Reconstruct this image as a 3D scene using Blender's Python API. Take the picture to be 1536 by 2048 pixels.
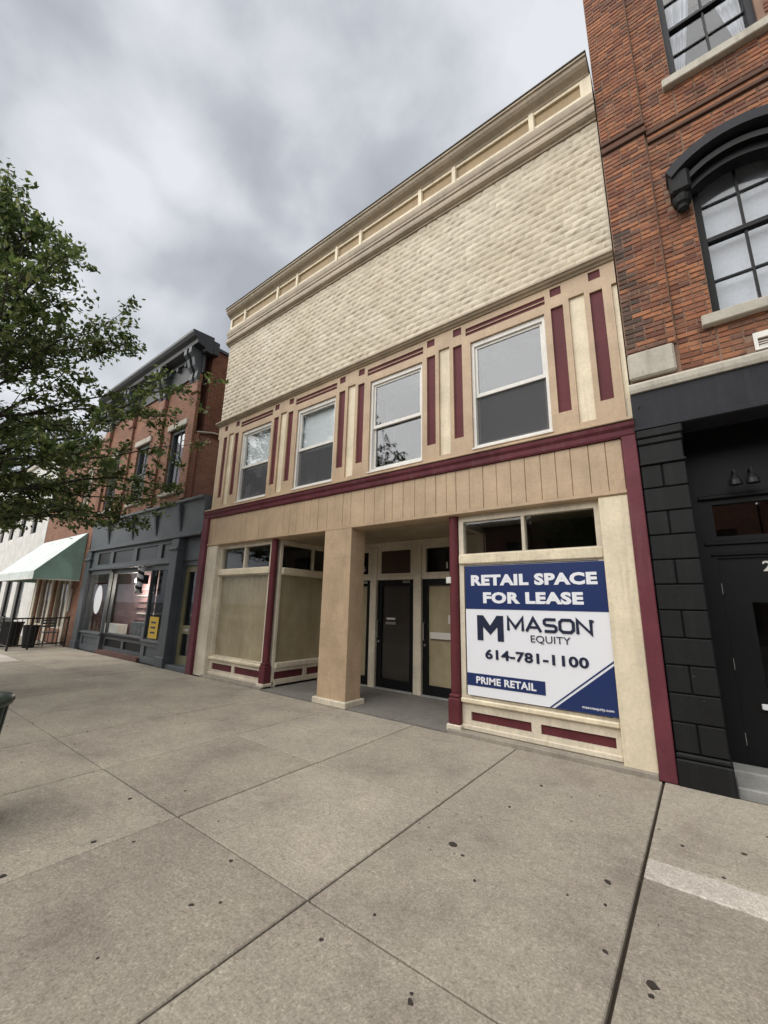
import bpy, bmesh, math, random
from mathutils import Vector, Matrix
R = math.radians
random.seed(7)
S = bpy.context.scene
COL = S.collection
for o in list(bpy.data.objects):
    bpy.data.objects.remove(o, do_unlink=True)

# ------------------------------------------------------------------ camera
cam = bpy.data.cameras.new('camera'); camo = bpy.data.objects.new('camera', cam); COL.objects.link(camo)
cam.sensor_fit = 'HORIZONTAL'; cam.sensor_width = 36.0
cam.lens = 36.0 * 821.02 / 1536.0
cam.clip_start = 0.05; cam.clip_end = 3000
def cam_matrix(yaw, pitch, roll, loc):
    ca, sa, cb, sb = math.cos(yaw), math.sin(yaw), math.cos(pitch), math.sin(pitch)
    f = Vector((-sa*cb, ca*cb, sb)); r = Vector((ca, sa, 0)); u = r.cross(f)
    c, s = math.cos(roll), math.sin(roll)
    x = c*r + s*u; y = -s*r + c*u
    m = Matrix((x, y, -f)).transposed().to_4x4(); m.translation = loc
    return m
camo.matrix_world = cam_matrix(0.6526864, 0.22451269, 0.02197862, Vector((0, -5.24836, 1.6)))
S.camera = camo

# ------------------------------------------------------------------ sky and sun
SUN_AZ, SUN_EL = R(-24), R(43)       # azimuth from -y (behind the camera) towards -x
w = bpy.data.worlds.new('World'); S.world = w; w.use_nodes = True
nt = w.node_tree; nt.nodes.clear()
def N(t, k, **kw):
    n = t.nodes.new(k)
    for a, b in kw.items(): setattr(n, a, b)
    return n
out = N(nt, 'ShaderNodeOutputWorld'); bg = N(nt, 'ShaderNodeBackground'); bg.inputs[1].default_value = 0.1
sky = N(nt, 'ShaderNodeTexSky', sky_type='NISHITA', sun_disc=False)
sky.sun_elevation = SUN_EL
SV = Vector((math.sin(SUN_AZ)*math.cos(SUN_EL), -math.cos(SUN_AZ)*math.cos(SUN_EL), math.sin(SUN_EL)))  # towards the sun
sky.sun_rotation = math.atan2(SV.x, SV.y)
sky.dust_density = 1.0
tc = N(nt, 'ShaderNodeTexCoord')
mp = N(nt, 'ShaderNodeMapping'); nt.links.new(tc.outputs['Generated'], mp.inputs[0])
mp.inputs['Location'].default_value = (3.1, 1.7, 0.4); mp.inputs['Scale'].default_value = (1.0, 1.0, 1.25)
n1 = N(nt, 'ShaderNodeTexNoise'); n1.inputs['Scale'].default_value = 3.0; n1.inputs['Detail'].default_value = 3; n1.inputs['Roughness'].default_value = 0.5
n2 = N(nt, 'ShaderNodeTexNoise'); n2.inputs['Scale'].default_value = 6.0; n2.inputs['Detail'].default_value = 7; n2.inputs['Roughness'].default_value = 0.54
n1.inputs['Distortion'].default_value = 0.3; n2.inputs['Distortion'].default_value = 0.15
nt.links.new(mp.outputs[0], n1.inputs['Vector']); nt.links.new(mp.outputs[0], n2.inputs['Vector'])
nm = N(nt, 'ShaderNodeMix', data_type='FLOAT'); nm.inputs[0].default_value = 0.34
nt.links.new(n1.outputs[0], nm.inputs[2]); nt.links.new(n2.outputs[0], nm.inputs[3])
cr = N(nt, 'ShaderNodeValToRGB'); nt.links.new(nm.outputs[0], cr.inputs[0])
e = cr.color_ramp.elements
e[0].position = 0.35; e[0].color = (0.53, 0.56, 0.615, 1)
e[1].position = 0.64; e[1].color = (0.99, 1.015, 1.06, 1)
m = e.new(0.45); m.color = (0.64, 0.675, 0.735, 1)
m = e.new(0.54); m.color = (0.83, 0.86, 0.905, 1)
cs = N(nt, 'ShaderNodeMix', data_type='RGBA', blend_type='MULTIPLY'); cs.inputs[0].default_value = 1.0
nt.links.new(cr.outputs[0], cs.inputs[6]); cs.inputs[7].default_value = (3.02, 3.02, 3.05, 1)
mx = N(nt, 'ShaderNodeMix', data_type='RGBA'); mx.inputs[0].default_value = 0.985
nt.links.new(sky.outputs[0], mx.inputs[6]); nt.links.new(cs.outputs[2], mx.inputs[7])
nt.links.new(mx.outputs[2], bg.inputs[0]); nt.links.new(bg.outputs[0], out.inputs[0])

sl = bpy.data.lights.new('sun', 'SUN'); sl.energy = 1.5; sl.angle = R(84); sl.color = (1.0, 0.965, 0.91)
so = bpy.data.objects.new('sun', sl); COL.objects.link(so)
so.rotation_euler = (-SV).to_track_quat('-Z', 'Y').to_euler(); so.location = (0, -30, 40)

S.view_settings.view_transform = 'Standard'; S.view_settings.look = 'None'
S.view_settings.gamma = 1.0; S.view_settings.use_curve_mapping = False
S.view_settings.exposure = 1.42
S.render.engine = 'CYCLES'
S.cycles.max_bounces = 6; S.cycles.transparent_max_bounces = 10

# ------------------------------------------------------------------ materials
MATS = {}
def new_mat(name):
    m = bpy.data.materials.new(name); m.use_nodes = True; MATS[name] = m
    t = m.node_tree; b = t.nodes['Principled BSDF']
    return m, t, b
def pos(t):
    g = N(t, 'ShaderNodeNewGeometry'); return g.outputs['Position']
def noise(t, scale, detail=4, rough=0.55, vec=None, stretch=None):
    n = N(t, 'ShaderNodeTexNoise'); n.inputs['Scale'].default_value = scale
    n.inputs['Detail'].default_value = detail; n.inputs['Roughness'].default_value = rough
    v = vec if vec is not None else pos(t)
    if stretch:
        mp = N(t, 'ShaderNodeMapping'); mp.inputs['Scale'].default_value = stretch
        t.links.new(v, mp.inputs[0]); v = mp.outputs[0]
    t.links.new(v, n.inputs['Vector'])
    return n.outputs[0]
def ramp(t, src, pts):
    r = N(t, 'ShaderNodeValToRGB'); t.links.new(src, r.inputs[0])
    el = r.color_ramp.elements
    while len(el) > 1: el.remove(el[-1])
    el[0].position = pts[0][0]; el[0].color = (*pts[0][1], 1)
    for p, c in pts[1:]:
        x = el.new(p); x.color = (*c, 1)
    return r.outputs[0]
def mixc(t, fac, a, b, mode='MIX'):
    m = N(t, 'ShaderNodeMix', data_type='RGBA', blend_type=mode)
    for i, v in ((0, fac), (6, a), (7, b)):
        if isinstance(v, (int, float)): m.inputs[i].default_value = v
        elif isinstance(v, tuple): m.inputs[i].default_value = (*v, 1)
        else: t.links.new(v, m.inputs[i])
    return m.outputs[2]
def bump(t, b, src, strength=0.3, dist=0.01):
    n = N(t, 'ShaderNodeBump'); n.inputs['Strength'].default_value = strength; n.inputs['Distance'].default_value = dist
    t.links.new(src, n.inputs['Height']); t.links.new(n.outputs[0], b.inputs['Normal'])
def sc(c, k): return tuple(min(1, x*k) for x in c)
def paint(name, col, rough=0.55, var=0.16, grime=0.25, gcol=None, bscale=60, bstr=0.12, chip=None):
    """weathered paint: mottled tone, vertical runs of dirt, fine relief"""
    m, t, b = new_mat(name)
    a = ramp(t, noise(t, 2.3, 5), [(0.3, sc(col, 1-var)), (0.7, sc(col, 1+var))])
    a = mixc(t, 0.7, a, ramp(t, noise(t, 26, 6, 0.7), [(0.3, (0.80, 0.79, 0.78)), (0.5, (1, 1, 1)), (0.72, (1.13, 1.12, 1.11))]), 'MULTIPLY')
    runs = noise(t, 1.0, 6, 0.65, stretch=(9, 9, 0.9))
    f = N(t, 'ShaderNodeMapRange'); t.links.new(runs, f.inputs[0]); f.inputs[1].default_value = 0.52; f.inputs[2].default_value = 0.75
    f.inputs[3].default_value = 0; f.inputs[4].default_value = grime
    c = mixc(t, f.outputs[0], a, gcol or sc(col, 0.45))
    if chip:
        cn = noise(t, 7.5, 9, 0.78)
        cf = N(t, 'ShaderNodeMapRange'); t.links.new(cn, cf.inputs[0]); cf.inputs[1].default_value = 0.66; cf.inputs[2].default_value = 0.69; cf.inputs[3].default_value = 0; cf.inputs[4].default_value = 0.75
        c = mixc(t, cf.outputs[0], c, chip)
    t.links.new(c, b.inputs['Base Color']); b.inputs['Roughness'].default_value = rough
    bump(t, b, noise(t, bscale, 5, 0.6), bstr, 0.004)
    return m
def plain(name, col, rough=0.5, metal=0.0):
    m, t, b = new_mat(name)
    b.inputs['Base Color'].default_value = (*col, 1); b.inputs['Roughness'].default_value = rough; b.inputs['Metallic'].default_value = metal
    return m

TAN = paint('tan_paint', (0.46, 0.335, 0.215), grime=0.3, chip=(0.30, 0.22, 0.15))
TAN2 = paint('tan_frieze_paint', (0.31, 0.215, 0.105), grime=0.3)
CREAM = paint('cream_paint', (0.72, 0.63, 0.46), grime=0.42, gcol=(0.30, 0.25, 0.17), chip=(0.33, 0.27, 0.19))
CREAM2 = paint('pale_cream_paint', (0.64, 0.57, 0.45), grime=0.4, gcol=(0.28, 0.24, 0.17), chip=(0.30, 0.25, 0.19))
MOULD = paint('cornice_paint', (0.335, 0.27, 0.185), grime=0.5, gcol=(0.15, 0.125, 0.09), var=0.2)
RED = paint('burgundy_paint', (0.115, 0.027, 0.033), rough=0.6, grime=0.3, gcol=(0.05, 0.018, 0.02))
RED2 = paint('burgundy_pilaster_paint', (0.13, 0.034, 0.045), rough=0.55, grime=0.35, gcol=(0.22, 0.12, 0.12), var=0.2, chip=(0.30, 0.20, 0.18))
WHITE = paint('white_window_paint', (0.72, 0.70, 0.65), rough=0.45, var=0.07, grime=0.15)
GREY = paint('slate_grey_paint', (0.072, 0.082, 0.092), rough=0.5, grime=0.2)
DKGREY = paint('dark_slate_paint', (0.030, 0.033, 0.036), rough=0.5, grime=0.2)
GREYL = paint('light_slate_paint', (0.082, 0.094, 0.103), rough=0.5, grime=0.2)
BLACK = paint('black_paint', (0.010, 0.0105, 0.011), rough=0.6, grime=0.4, gcol=(0.026, 0.027, 0.027), bscale=22, bstr=0.6, chip=(0.07, 0.068, 0.065))
BLACKW = paint('black_wood_paint', (0.007, 0.007, 0.008), rough=0.45, grime=0.15, bstr=0.06)
CHAR = paint('charcoal_fascia_paint', (0.020, 0.021, 0.026), rough=0.6, grime=0.25, gcol=(0.05, 0.05, 0.055))
for m_ in (BLACK, BLACKW, CHAR, RED, RED2): m_.node_tree.nodes['Principled BSDF'].inputs['Specular IOR Level'].default_value = 0.22
IRON = plain('wrought_iron', (0.010, 0.010, 0.011), 0.5)
DARK = plain('dark_interior', (0.012, 0.011, 0.010), 0.9)
BROWN = paint('brown_transom_board', (0.05, 0.025, 0.014), rough=0.6, grime=0.1)
OLIVE = paint('olive_door_paint', (0.20, 0.185, 0.105), rough=0.5)
STONE = paint('pale_limestone', (0.44, 0.41, 0.345), rough=0.8, grime=0.6, gcol=(0.22, 0.19, 0.15), bscale=25, bstr=0.35)
GRANITE = paint('grey_step_stone', (0.30, 0.30, 0.28), rough=0.8, grime=0.3)
METAL = plain('brushed_metal', (0.55, 0.55, 0.53), 0.3, 1.0)
GREENBIN = paint('dark_green_enamel', (0.018, 0.035, 0.028), rough=0.35, grime=0.2)
NAVY = plain('navy_print', (0.012, 0.028, 0.115), 0.35)
INK = plain('dark_navy_ink', (0.012, 0.017, 0.045), 0.4)
SIGNW = plain('white_print', (0.80, 0.81, 0.85), 0.35)
STICK = plain('white_sticker', (0.62, 0.60, 0.55), 0.5)
YELLOW = plain('yellow_print', (0.62, 0.40, 0.02), 0.5)
AWN_W = paint('pale_awning_canvas', (0.62, 0.68, 0.65), rough=0.8, grime=0.2)
AWN_G = paint('teal_awning_canvas', (0.27, 0.42, 0.37), rough=0.8, grime=0.15)
PURPLE = paint('plum_interior_wall', (0.20, 0.125, 0.13), rough=0.7, grime=0.4, gcol=(0.28, 0.20, 0.22))
SCREEN = None

def block_mat():
    m, t, b = new_mat('painted_rock_face_block')
    g = N(t, 'ShaderNodeNewGeometry')
    rnd = g.outputs['Random Per Island']
    oi = N(t, 'ShaderNodeObjectInfo')
    ad = N(t, 'ShaderNodeMath', operation='ADD'); t.links.new(rnd, ad.inputs[0]); t.links.new(oi.outputs['Random'], ad.inputs[1])
    fr = N(t, 'ShaderNodeMath', operation='FRACT'); t.links.new(ad.outputs[0], fr.inputs[0])
    a = ramp(t, fr.outputs[0], [(0.0, (0.53, 0.46, 0.345)), (1.0, (0.67, 0.595, 0.46))])
    big = ramp(t, noise(t, 0.55, 4), [(0.35, (0.88, 0.855, 0.81)), (0.62, (1.0, 1.0, 1.0))])
    a = mixc(t, 1.0, a, big, 'MULTIPLY')
    st = noise(t, 1.0, 7, 0.7, stretch=(5, 5, 0.8))
    f = N(t, 'ShaderNodeMapRange'); t.links.new(st, f.inputs[0]); f.inputs[1].default_value = 0.5; f.inputs[2].default_value = 0.72; f.inputs[3].default_value = 0; f.inputs[4].default_value = 0.32
    c = mixc(t, f.outputs[0], a, (0.40, 0.34, 0.25))
    t.links.new(c, b.inputs['Base Color']); b.inputs['Roughness'].default_value = 0.6
    bump(t, b, noise(t, 30, 7, 0.75), 0.75, 0.014)
    return m
BLOCK = block_mat()
BLOCKJ = paint('painted_block_joint', (0.50, 0.44, 0.33), grime=0.4)

def brick_mat(name, cols, dirt, pale=(0.36, 0.22, 0.14)):
    m, t, b = new_mat(name)
    g = N(t, 'ShaderNodeNewGeometry'); oi = N(t, 'ShaderNodeObjectInfo')
    ad = N(t, 'ShaderNodeMath', operation='ADD'); t.links.new(g.outputs['Random Per Island'], ad.inputs[0]); t.links.new(oi.outputs['Random'], ad.inputs[1])
    fr = N(t, 'ShaderNodeMath', operation='FRACT'); t.links.new(ad.outputs[0], fr.inputs[0])
    a = ramp(t, fr.outputs[0], cols)
    nn = noise(t, 22, 6, 0.7)
    a = mixc(t, 0.55, a, ramp(t, nn, [(0.3, (0.45, 0.40, 0.38)), (0.7, (1.25, 1.2, 1.15))]), 'MULTIPLY')
    s = noise(t, 1.3, 6, 0.65)
    f = N(t, 'ShaderNodeMapRange'); t.links.new(s, f.inputs[0]); f.inputs[1].default_value = 0.5; f.inputs[2].default_value = 0.7; f.inputs[3].default_value = 0; f.inputs[4].default_value = 0.5
    a = mixc(t, f.outputs[0], a, dirt)
    pn = noise(t, 3.4, 7, 0.75)
    pf = N(t, 'ShaderNodeMapRange'); t.links.new(pn, pf.inputs[0]); pf.inputs[1].default_value = 0.54; pf.inputs[2].default_value = 0.72; pf.inputs[3].default_value = 0; pf.inputs[4].default_value = 0.6
    a = mixc(t, pf.outputs[0], a, pale)
    sn = noise(t, 2.2, 7, 0.75)
    sf = N(t, 'ShaderNodeMapRange'); t.links.new(sn, sf.inputs[0]); sf.inputs[1].default_value = 0.50; sf.inputs[2].default_value = 0.34; sf.inputs[3].default_value = 0; sf.inputs[4].default_value = 0.75
    a = mixc(t, sf.outputs[0], a, sc(dirt, 0.45))
    t.links.new(a, b.inputs['Base Color']); b.inputs['Roughness'].default_value = 0.85
    bump(t, b, nn, 0.5, 0.006)
    return m
BRICK = brick_mat('old_orange_brick', [(0, (0.15, 0.06, 0.04)), (0.3, (0.28, 0.11, 0.055)), (0.6, (0.38, 0.165, 0.08)), (0.85, (0.25, 0.105, 0.06)), (1, (0.12, 0.068, 0.052))], (0.18, 0.095, 0.06))
SOOT = brick_mat('sooty_edge_brick', [(0, (0.075, 0.052, 0.042)), (0.5, (0.14, 0.085, 0.062)), (1, (0.21, 0.11, 0.075))], (0.08, 0.06, 0.05), (0.26, 0.22, 0.18))
MORTAR = paint('old_mortar', (0.245, 0.155, 0.11), rough=0.9, grime=0.5, bscale=40, bstr=0.4)

def far_brick(name, c1, c2, mortar, sx=0.215, sz=0.077):
    """brickwork too far away for single bricks to show"""
    m, t, b = new_mat(name)
    g = N(t, 'ShaderNodeNewGeometry'); s = N(t, 'ShaderNodeSeparateXYZ'); t.links.new(g.outputs['Position'], s.inputs[0])
    ad = N(t, 'ShaderNodeMath', operation='ADD'); t.links.new(s.outputs[0], ad.inputs[0]); t.links.new(s.outputs[1], ad.inputs[1])
    c = N(t, 'ShaderNodeCombineXYZ'); t.links.new(ad.outputs[0], c.inputs[0]); t.links.new(s.outputs[2], c.inputs[1])
    br = N(t, 'ShaderNodeTexBrick'); t.links.new(c.outputs[0], br.inputs['Vector'])
    br.inputs['Scale'].default_value = 1.0; br.inputs['Brick Width'].default_value = sx; br.inputs['Row Height'].default_value = sz
    br.inputs['Mortar Size'].default_value = 0.006; br.inputs['Color1'].default_value = (*c1, 1); br.inputs['Color2'].default_value = (*c2, 1); br.inputs['Mortar'].default_value = (*mortar, 1)
    a = mixc(t, 0.6, br.outputs[0], ramp(t, noise(t, 1.2, 6, 0.65), [(0.3, (0.5, 0.45, 0.42)), (0.7, (1.25, 1.2, 1.15))]), 'MULTIPLY')
    t.links.new(a, b.inputs['Base Color']); b.inputs['Roughness'].default_value = 0.85
    bump(t, b, br.outputs[1], -0.4, 0.01)
    return m
FBRICK = far_brick('far_red_brick', (0.165, 0.055, 0.034), (0.235, 0.09, 0.053), (0.22, 0.16, 0.12))
FBRICK2 = far_brick('far_pinkish_brick', (0.27, 0.12, 0.085), (0.34, 0.17, 0.125), (0.30, 0.21, 0.165))
FBRICK3 = far_brick('far_orange_brick', (0.20, 0.08, 0.048), (0.27, 0.12, 0.068), (0.24, 0.18, 0.13))
WHITEB = paint('white_painted_wall', (0.62, 0.61, 0.58), rough=0.8, grime=0.3)

def concrete(name, col, fine=1.0):
    m, t, b = new_mat(name)
    oi = N(t, 'ShaderNodeObjectInfo')
    tone = ramp(t, oi.outputs['Random'], [(0, (0.86, 0.85, 0.85)), (1, (1.08, 1.08, 1.08))])
    base = mixc(t, 1.0, col, tone, 'MULTIPLY')
    big = ramp(t, noise(t, 1.1, 6, 0.62), [(0.30, (0.68, 0.655, 0.655)), (0.46, (0.92, 0.91, 0.91)), (0.58, (1.02, 1.02, 1.0)), (0.72, (1.16, 1.15, 1.10))])
    a = mixc(t, 1.0, base, big, 'MULTIPLY')
    mid = ramp(t, noise(t, 11, 5, 0.7), [(0.3, (0.86, 0.85, 0.84)), (0.7, (1.1, 1.1, 1.1))])
    a = mixc(t, 1.0, a, mid, 'MULTIPLY')
    drip = noise(t, 3.2, 7, 0.72)
    dk = N(t, 'ShaderNodeMapRange'); t.links.new(drip, dk.inputs[0]); dk.inputs[1].default_value = 0.60; dk.inputs[2].default_value = 0.70; dk.inputs[3].default_value = 0; dk.inputs[4].default_value = 0.28
    a = mixc(t, dk.outputs[0], a, (0.13, 0.115, 0.11))
    pl = N(t, 'ShaderNodeMapRange'); t.links.new(drip, pl.inputs[0]); pl.inputs[1].default_value = 0.40; pl.inputs[2].default_value = 0.30; pl.inputs[3].default_value = 0; pl.inputs[4].default_value = 0.25
    a = mixc(t, pl.outputs[0], a, (0.45, 0.42, 0.36))
    sp = noise(t, 75, 4, 0.8)
    spk = ramp(t, sp, [(0.30, (0.40, 0.385, 0.36)), (0.46, (0.95, 0.95, 0.95)), (0.54, (1.02, 1.02, 1.02)), (0.68, (1.6, 1.57, 1.52))])
    a = mixc(t, 0.85*fine, a, spk, 'MULTIPLY')
    grit = noise(t, 34, 5, 0.8)
    a = mixc(t, fine, a, ramp(t, grit, [(0.30, (0.60, 0.58, 0.56)), (0.44, (0.93, 0.92, 0.91)), (0.56, (1.04, 1.04, 1.04)), (0.70, (1.38, 1.37, 1.34))]), 'MULTIPLY')
    t.links.new(a, b.inputs['Base Color']); b.inputs['Roughness'].default_value = 0.88
    bump(t, b, sp, 0.45, 0.004)
    return m
CONC = concrete('sidewalk_concrete', (0.352, 0.318, 0.262))
CONCP = concrete('pale_patch_concrete', (0.58, 0.54, 0.48))
CONCK = concrete('kerb_concrete', (0.33, 0.30, 0.25), 0.5)
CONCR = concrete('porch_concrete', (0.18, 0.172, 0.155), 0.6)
JOINT = plain('joint_dirt', (0.055, 0.042, 0.03), 0.95)
STAIN = plain('dark_gum', (0.035, 0.026, 0.02), 0.8)
ASPH = concrete('asphalt', (0.055, 0.055, 0.055))

def glass(name, f0=0.04, tint=(0.96, 0.97, 0.97), rough=0.015, graze=1.0):
    """clear sheet: mirrors more towards grazing view, otherwise lets the room behind show"""
    m = bpy.data.materials.new(name); m.use_nodes = True; t = m.node_tree; t.nodes.clear()
    o = N(t, 'ShaderNodeOutputMaterial'); tr = N(t, 'ShaderNodeBsdfTransparent'); tr.inputs[0].default_value = (*tint, 1)
    gl = N(t, 'ShaderNodeBsdfGlossy'); gl.inputs['Roughness'].default_value = rough; gl.inputs[0].default_value = (0.95, 0.97, 1, 1)
    lw_ = N(t, 'ShaderNodeLayerWeight'); lw_.inputs[0].default_value = 0.5
    pw = N(t, 'ShaderNodeMath', operation='POWER'); t.links.new(lw_.outputs['Facing'], pw.inputs[0]); pw.inputs[1].default_value = 5
    ml = N(t, 'ShaderNodeMath', operation='MULTIPLY_ADD'); t.links.new(pw.outputs[0], ml.inputs[0]); ml.inputs[1].default_value = (1-f0)*graze; ml.inputs[2].default_value = f0
    bp = N(t, 'ShaderNodeBump'); bp.inputs['Strength'].default_value = 0.04; bp.inputs['Distance'].default_value = 0.01
    t.links.new(noise(t, 1.6, 2), bp.inputs['Height']); t.links.new(bp.outputs[0], gl.inputs['Normal'])
    mx = N(t, 'ShaderNodeMixShader'); t.links.new(ml.outputs[0], mx.inputs[0]); t.links.new(tr.outputs[0], mx.inputs[1]); t.links.new(gl.outputs[0], mx.inputs[2])
    t.links.new(mx.outputs[0], o.inputs[0]); MATS[name] = m
    return m
GLASS = glass('shop_glass', 0.014, graze=0.5)
GLASSC = glass('coated_window_glass', 0.088, (0.80, 0.81, 0.82), 0.02)
GLASSM = glass('window_glass', 0.035, (0.94, 0.95, 0.95), 0.02)
def screen():
    m = bpy.data.materials.new('insect_screen'); m.use_nodes = True; t = m.node_tree; t.nodes.clear()
    o = N(t, 'ShaderNodeOutputMaterial'); tr = N(t, 'ShaderNodeBsdfTransparent'); d = N(t, 'ShaderNodeBsdfDiffuse'); d.inputs[0].default_value = (0.10, 0.10, 0.105, 1)
    mx = N(t, 'ShaderNodeMixShader'); mx.inputs[0].default_value = 0.72
    t.links.new(tr.outputs[0], mx.inputs[1]); t.links.new(d.outputs[0], mx.inputs[2]); t.links.new(mx.outputs[0], o.inputs[0])
    return m
SCREEN = screen()
def paper(name, c1, c2):
    m, t, b = new_mat(name)
    wv = noise(t, 1.0, 5, 0.6, stretch=(2.4, 2.4, 1.1))
    a = ramp(t, wv, [(0.3, c1), (0.7, c2)])
    a = mixc(t, 0.5, a, ramp(t, noise(t, 5, 5), [(0.3, (0.8, 0.8, 0.75)), (0.7, (1.15, 1.15, 1.15))]), 'MULTIPLY')
    t.links.new(a, b.inputs['Base Color']); b.inputs['Roughness'].default_value = 0.8
    bump(t, b, wv, 0.6, 0.02)
    return m
PAPER = paper('kraft_paper', (0.36, 0.28, 0.17), (0.47, 0.385, 0.25))
BLIND = paint('white_roller_blind', (0.72, 0.76, 0.78), rough=0.8, var=0.04, grime=0.1)
CURT = paint('white_curtain', (0.50, 0.52, 0.58), rough=0.8, var=0.05, grime=0.1)
def leaf_mat():
    m, t, b = new_mat('leaf')
    g = N(t, 'ShaderNodeNewGeometry')
    a = ramp(t, g.outputs['Random Per Island'], [(0, (0.038, 0.062, 0.02)), (0.5, (0.095, 0.14, 0.04)), (0.85, (0.18, 0.225, 0.07)), (1, (0.32, 0.33, 0.13))])
    t.links.new(a, b.inputs['Base Color']); b.inputs['Roughness'].default_value = 0.4
    tl = N(t, 'ShaderNodeBsdfTranslucent'); t.links.new(a, tl.inputs[0])
    mx = N(t, 'ShaderNodeMixShader'); mx.inputs[0].default_value = 0.4
    o = t.nodes['Material Output']
    t.links.new(b.outputs[0], mx.inputs[1]); t.links.new(tl.outputs[0], mx.inputs[2]); t.links.new(mx.outputs[0], o.inputs[0])
    return m
LEAF = leaf_mat()
BARK = paint('dark_bark', (0.045, 0.036, 0.028), rough=0.9, grime=0.4, bscale=25, bstr=0.8)

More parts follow.
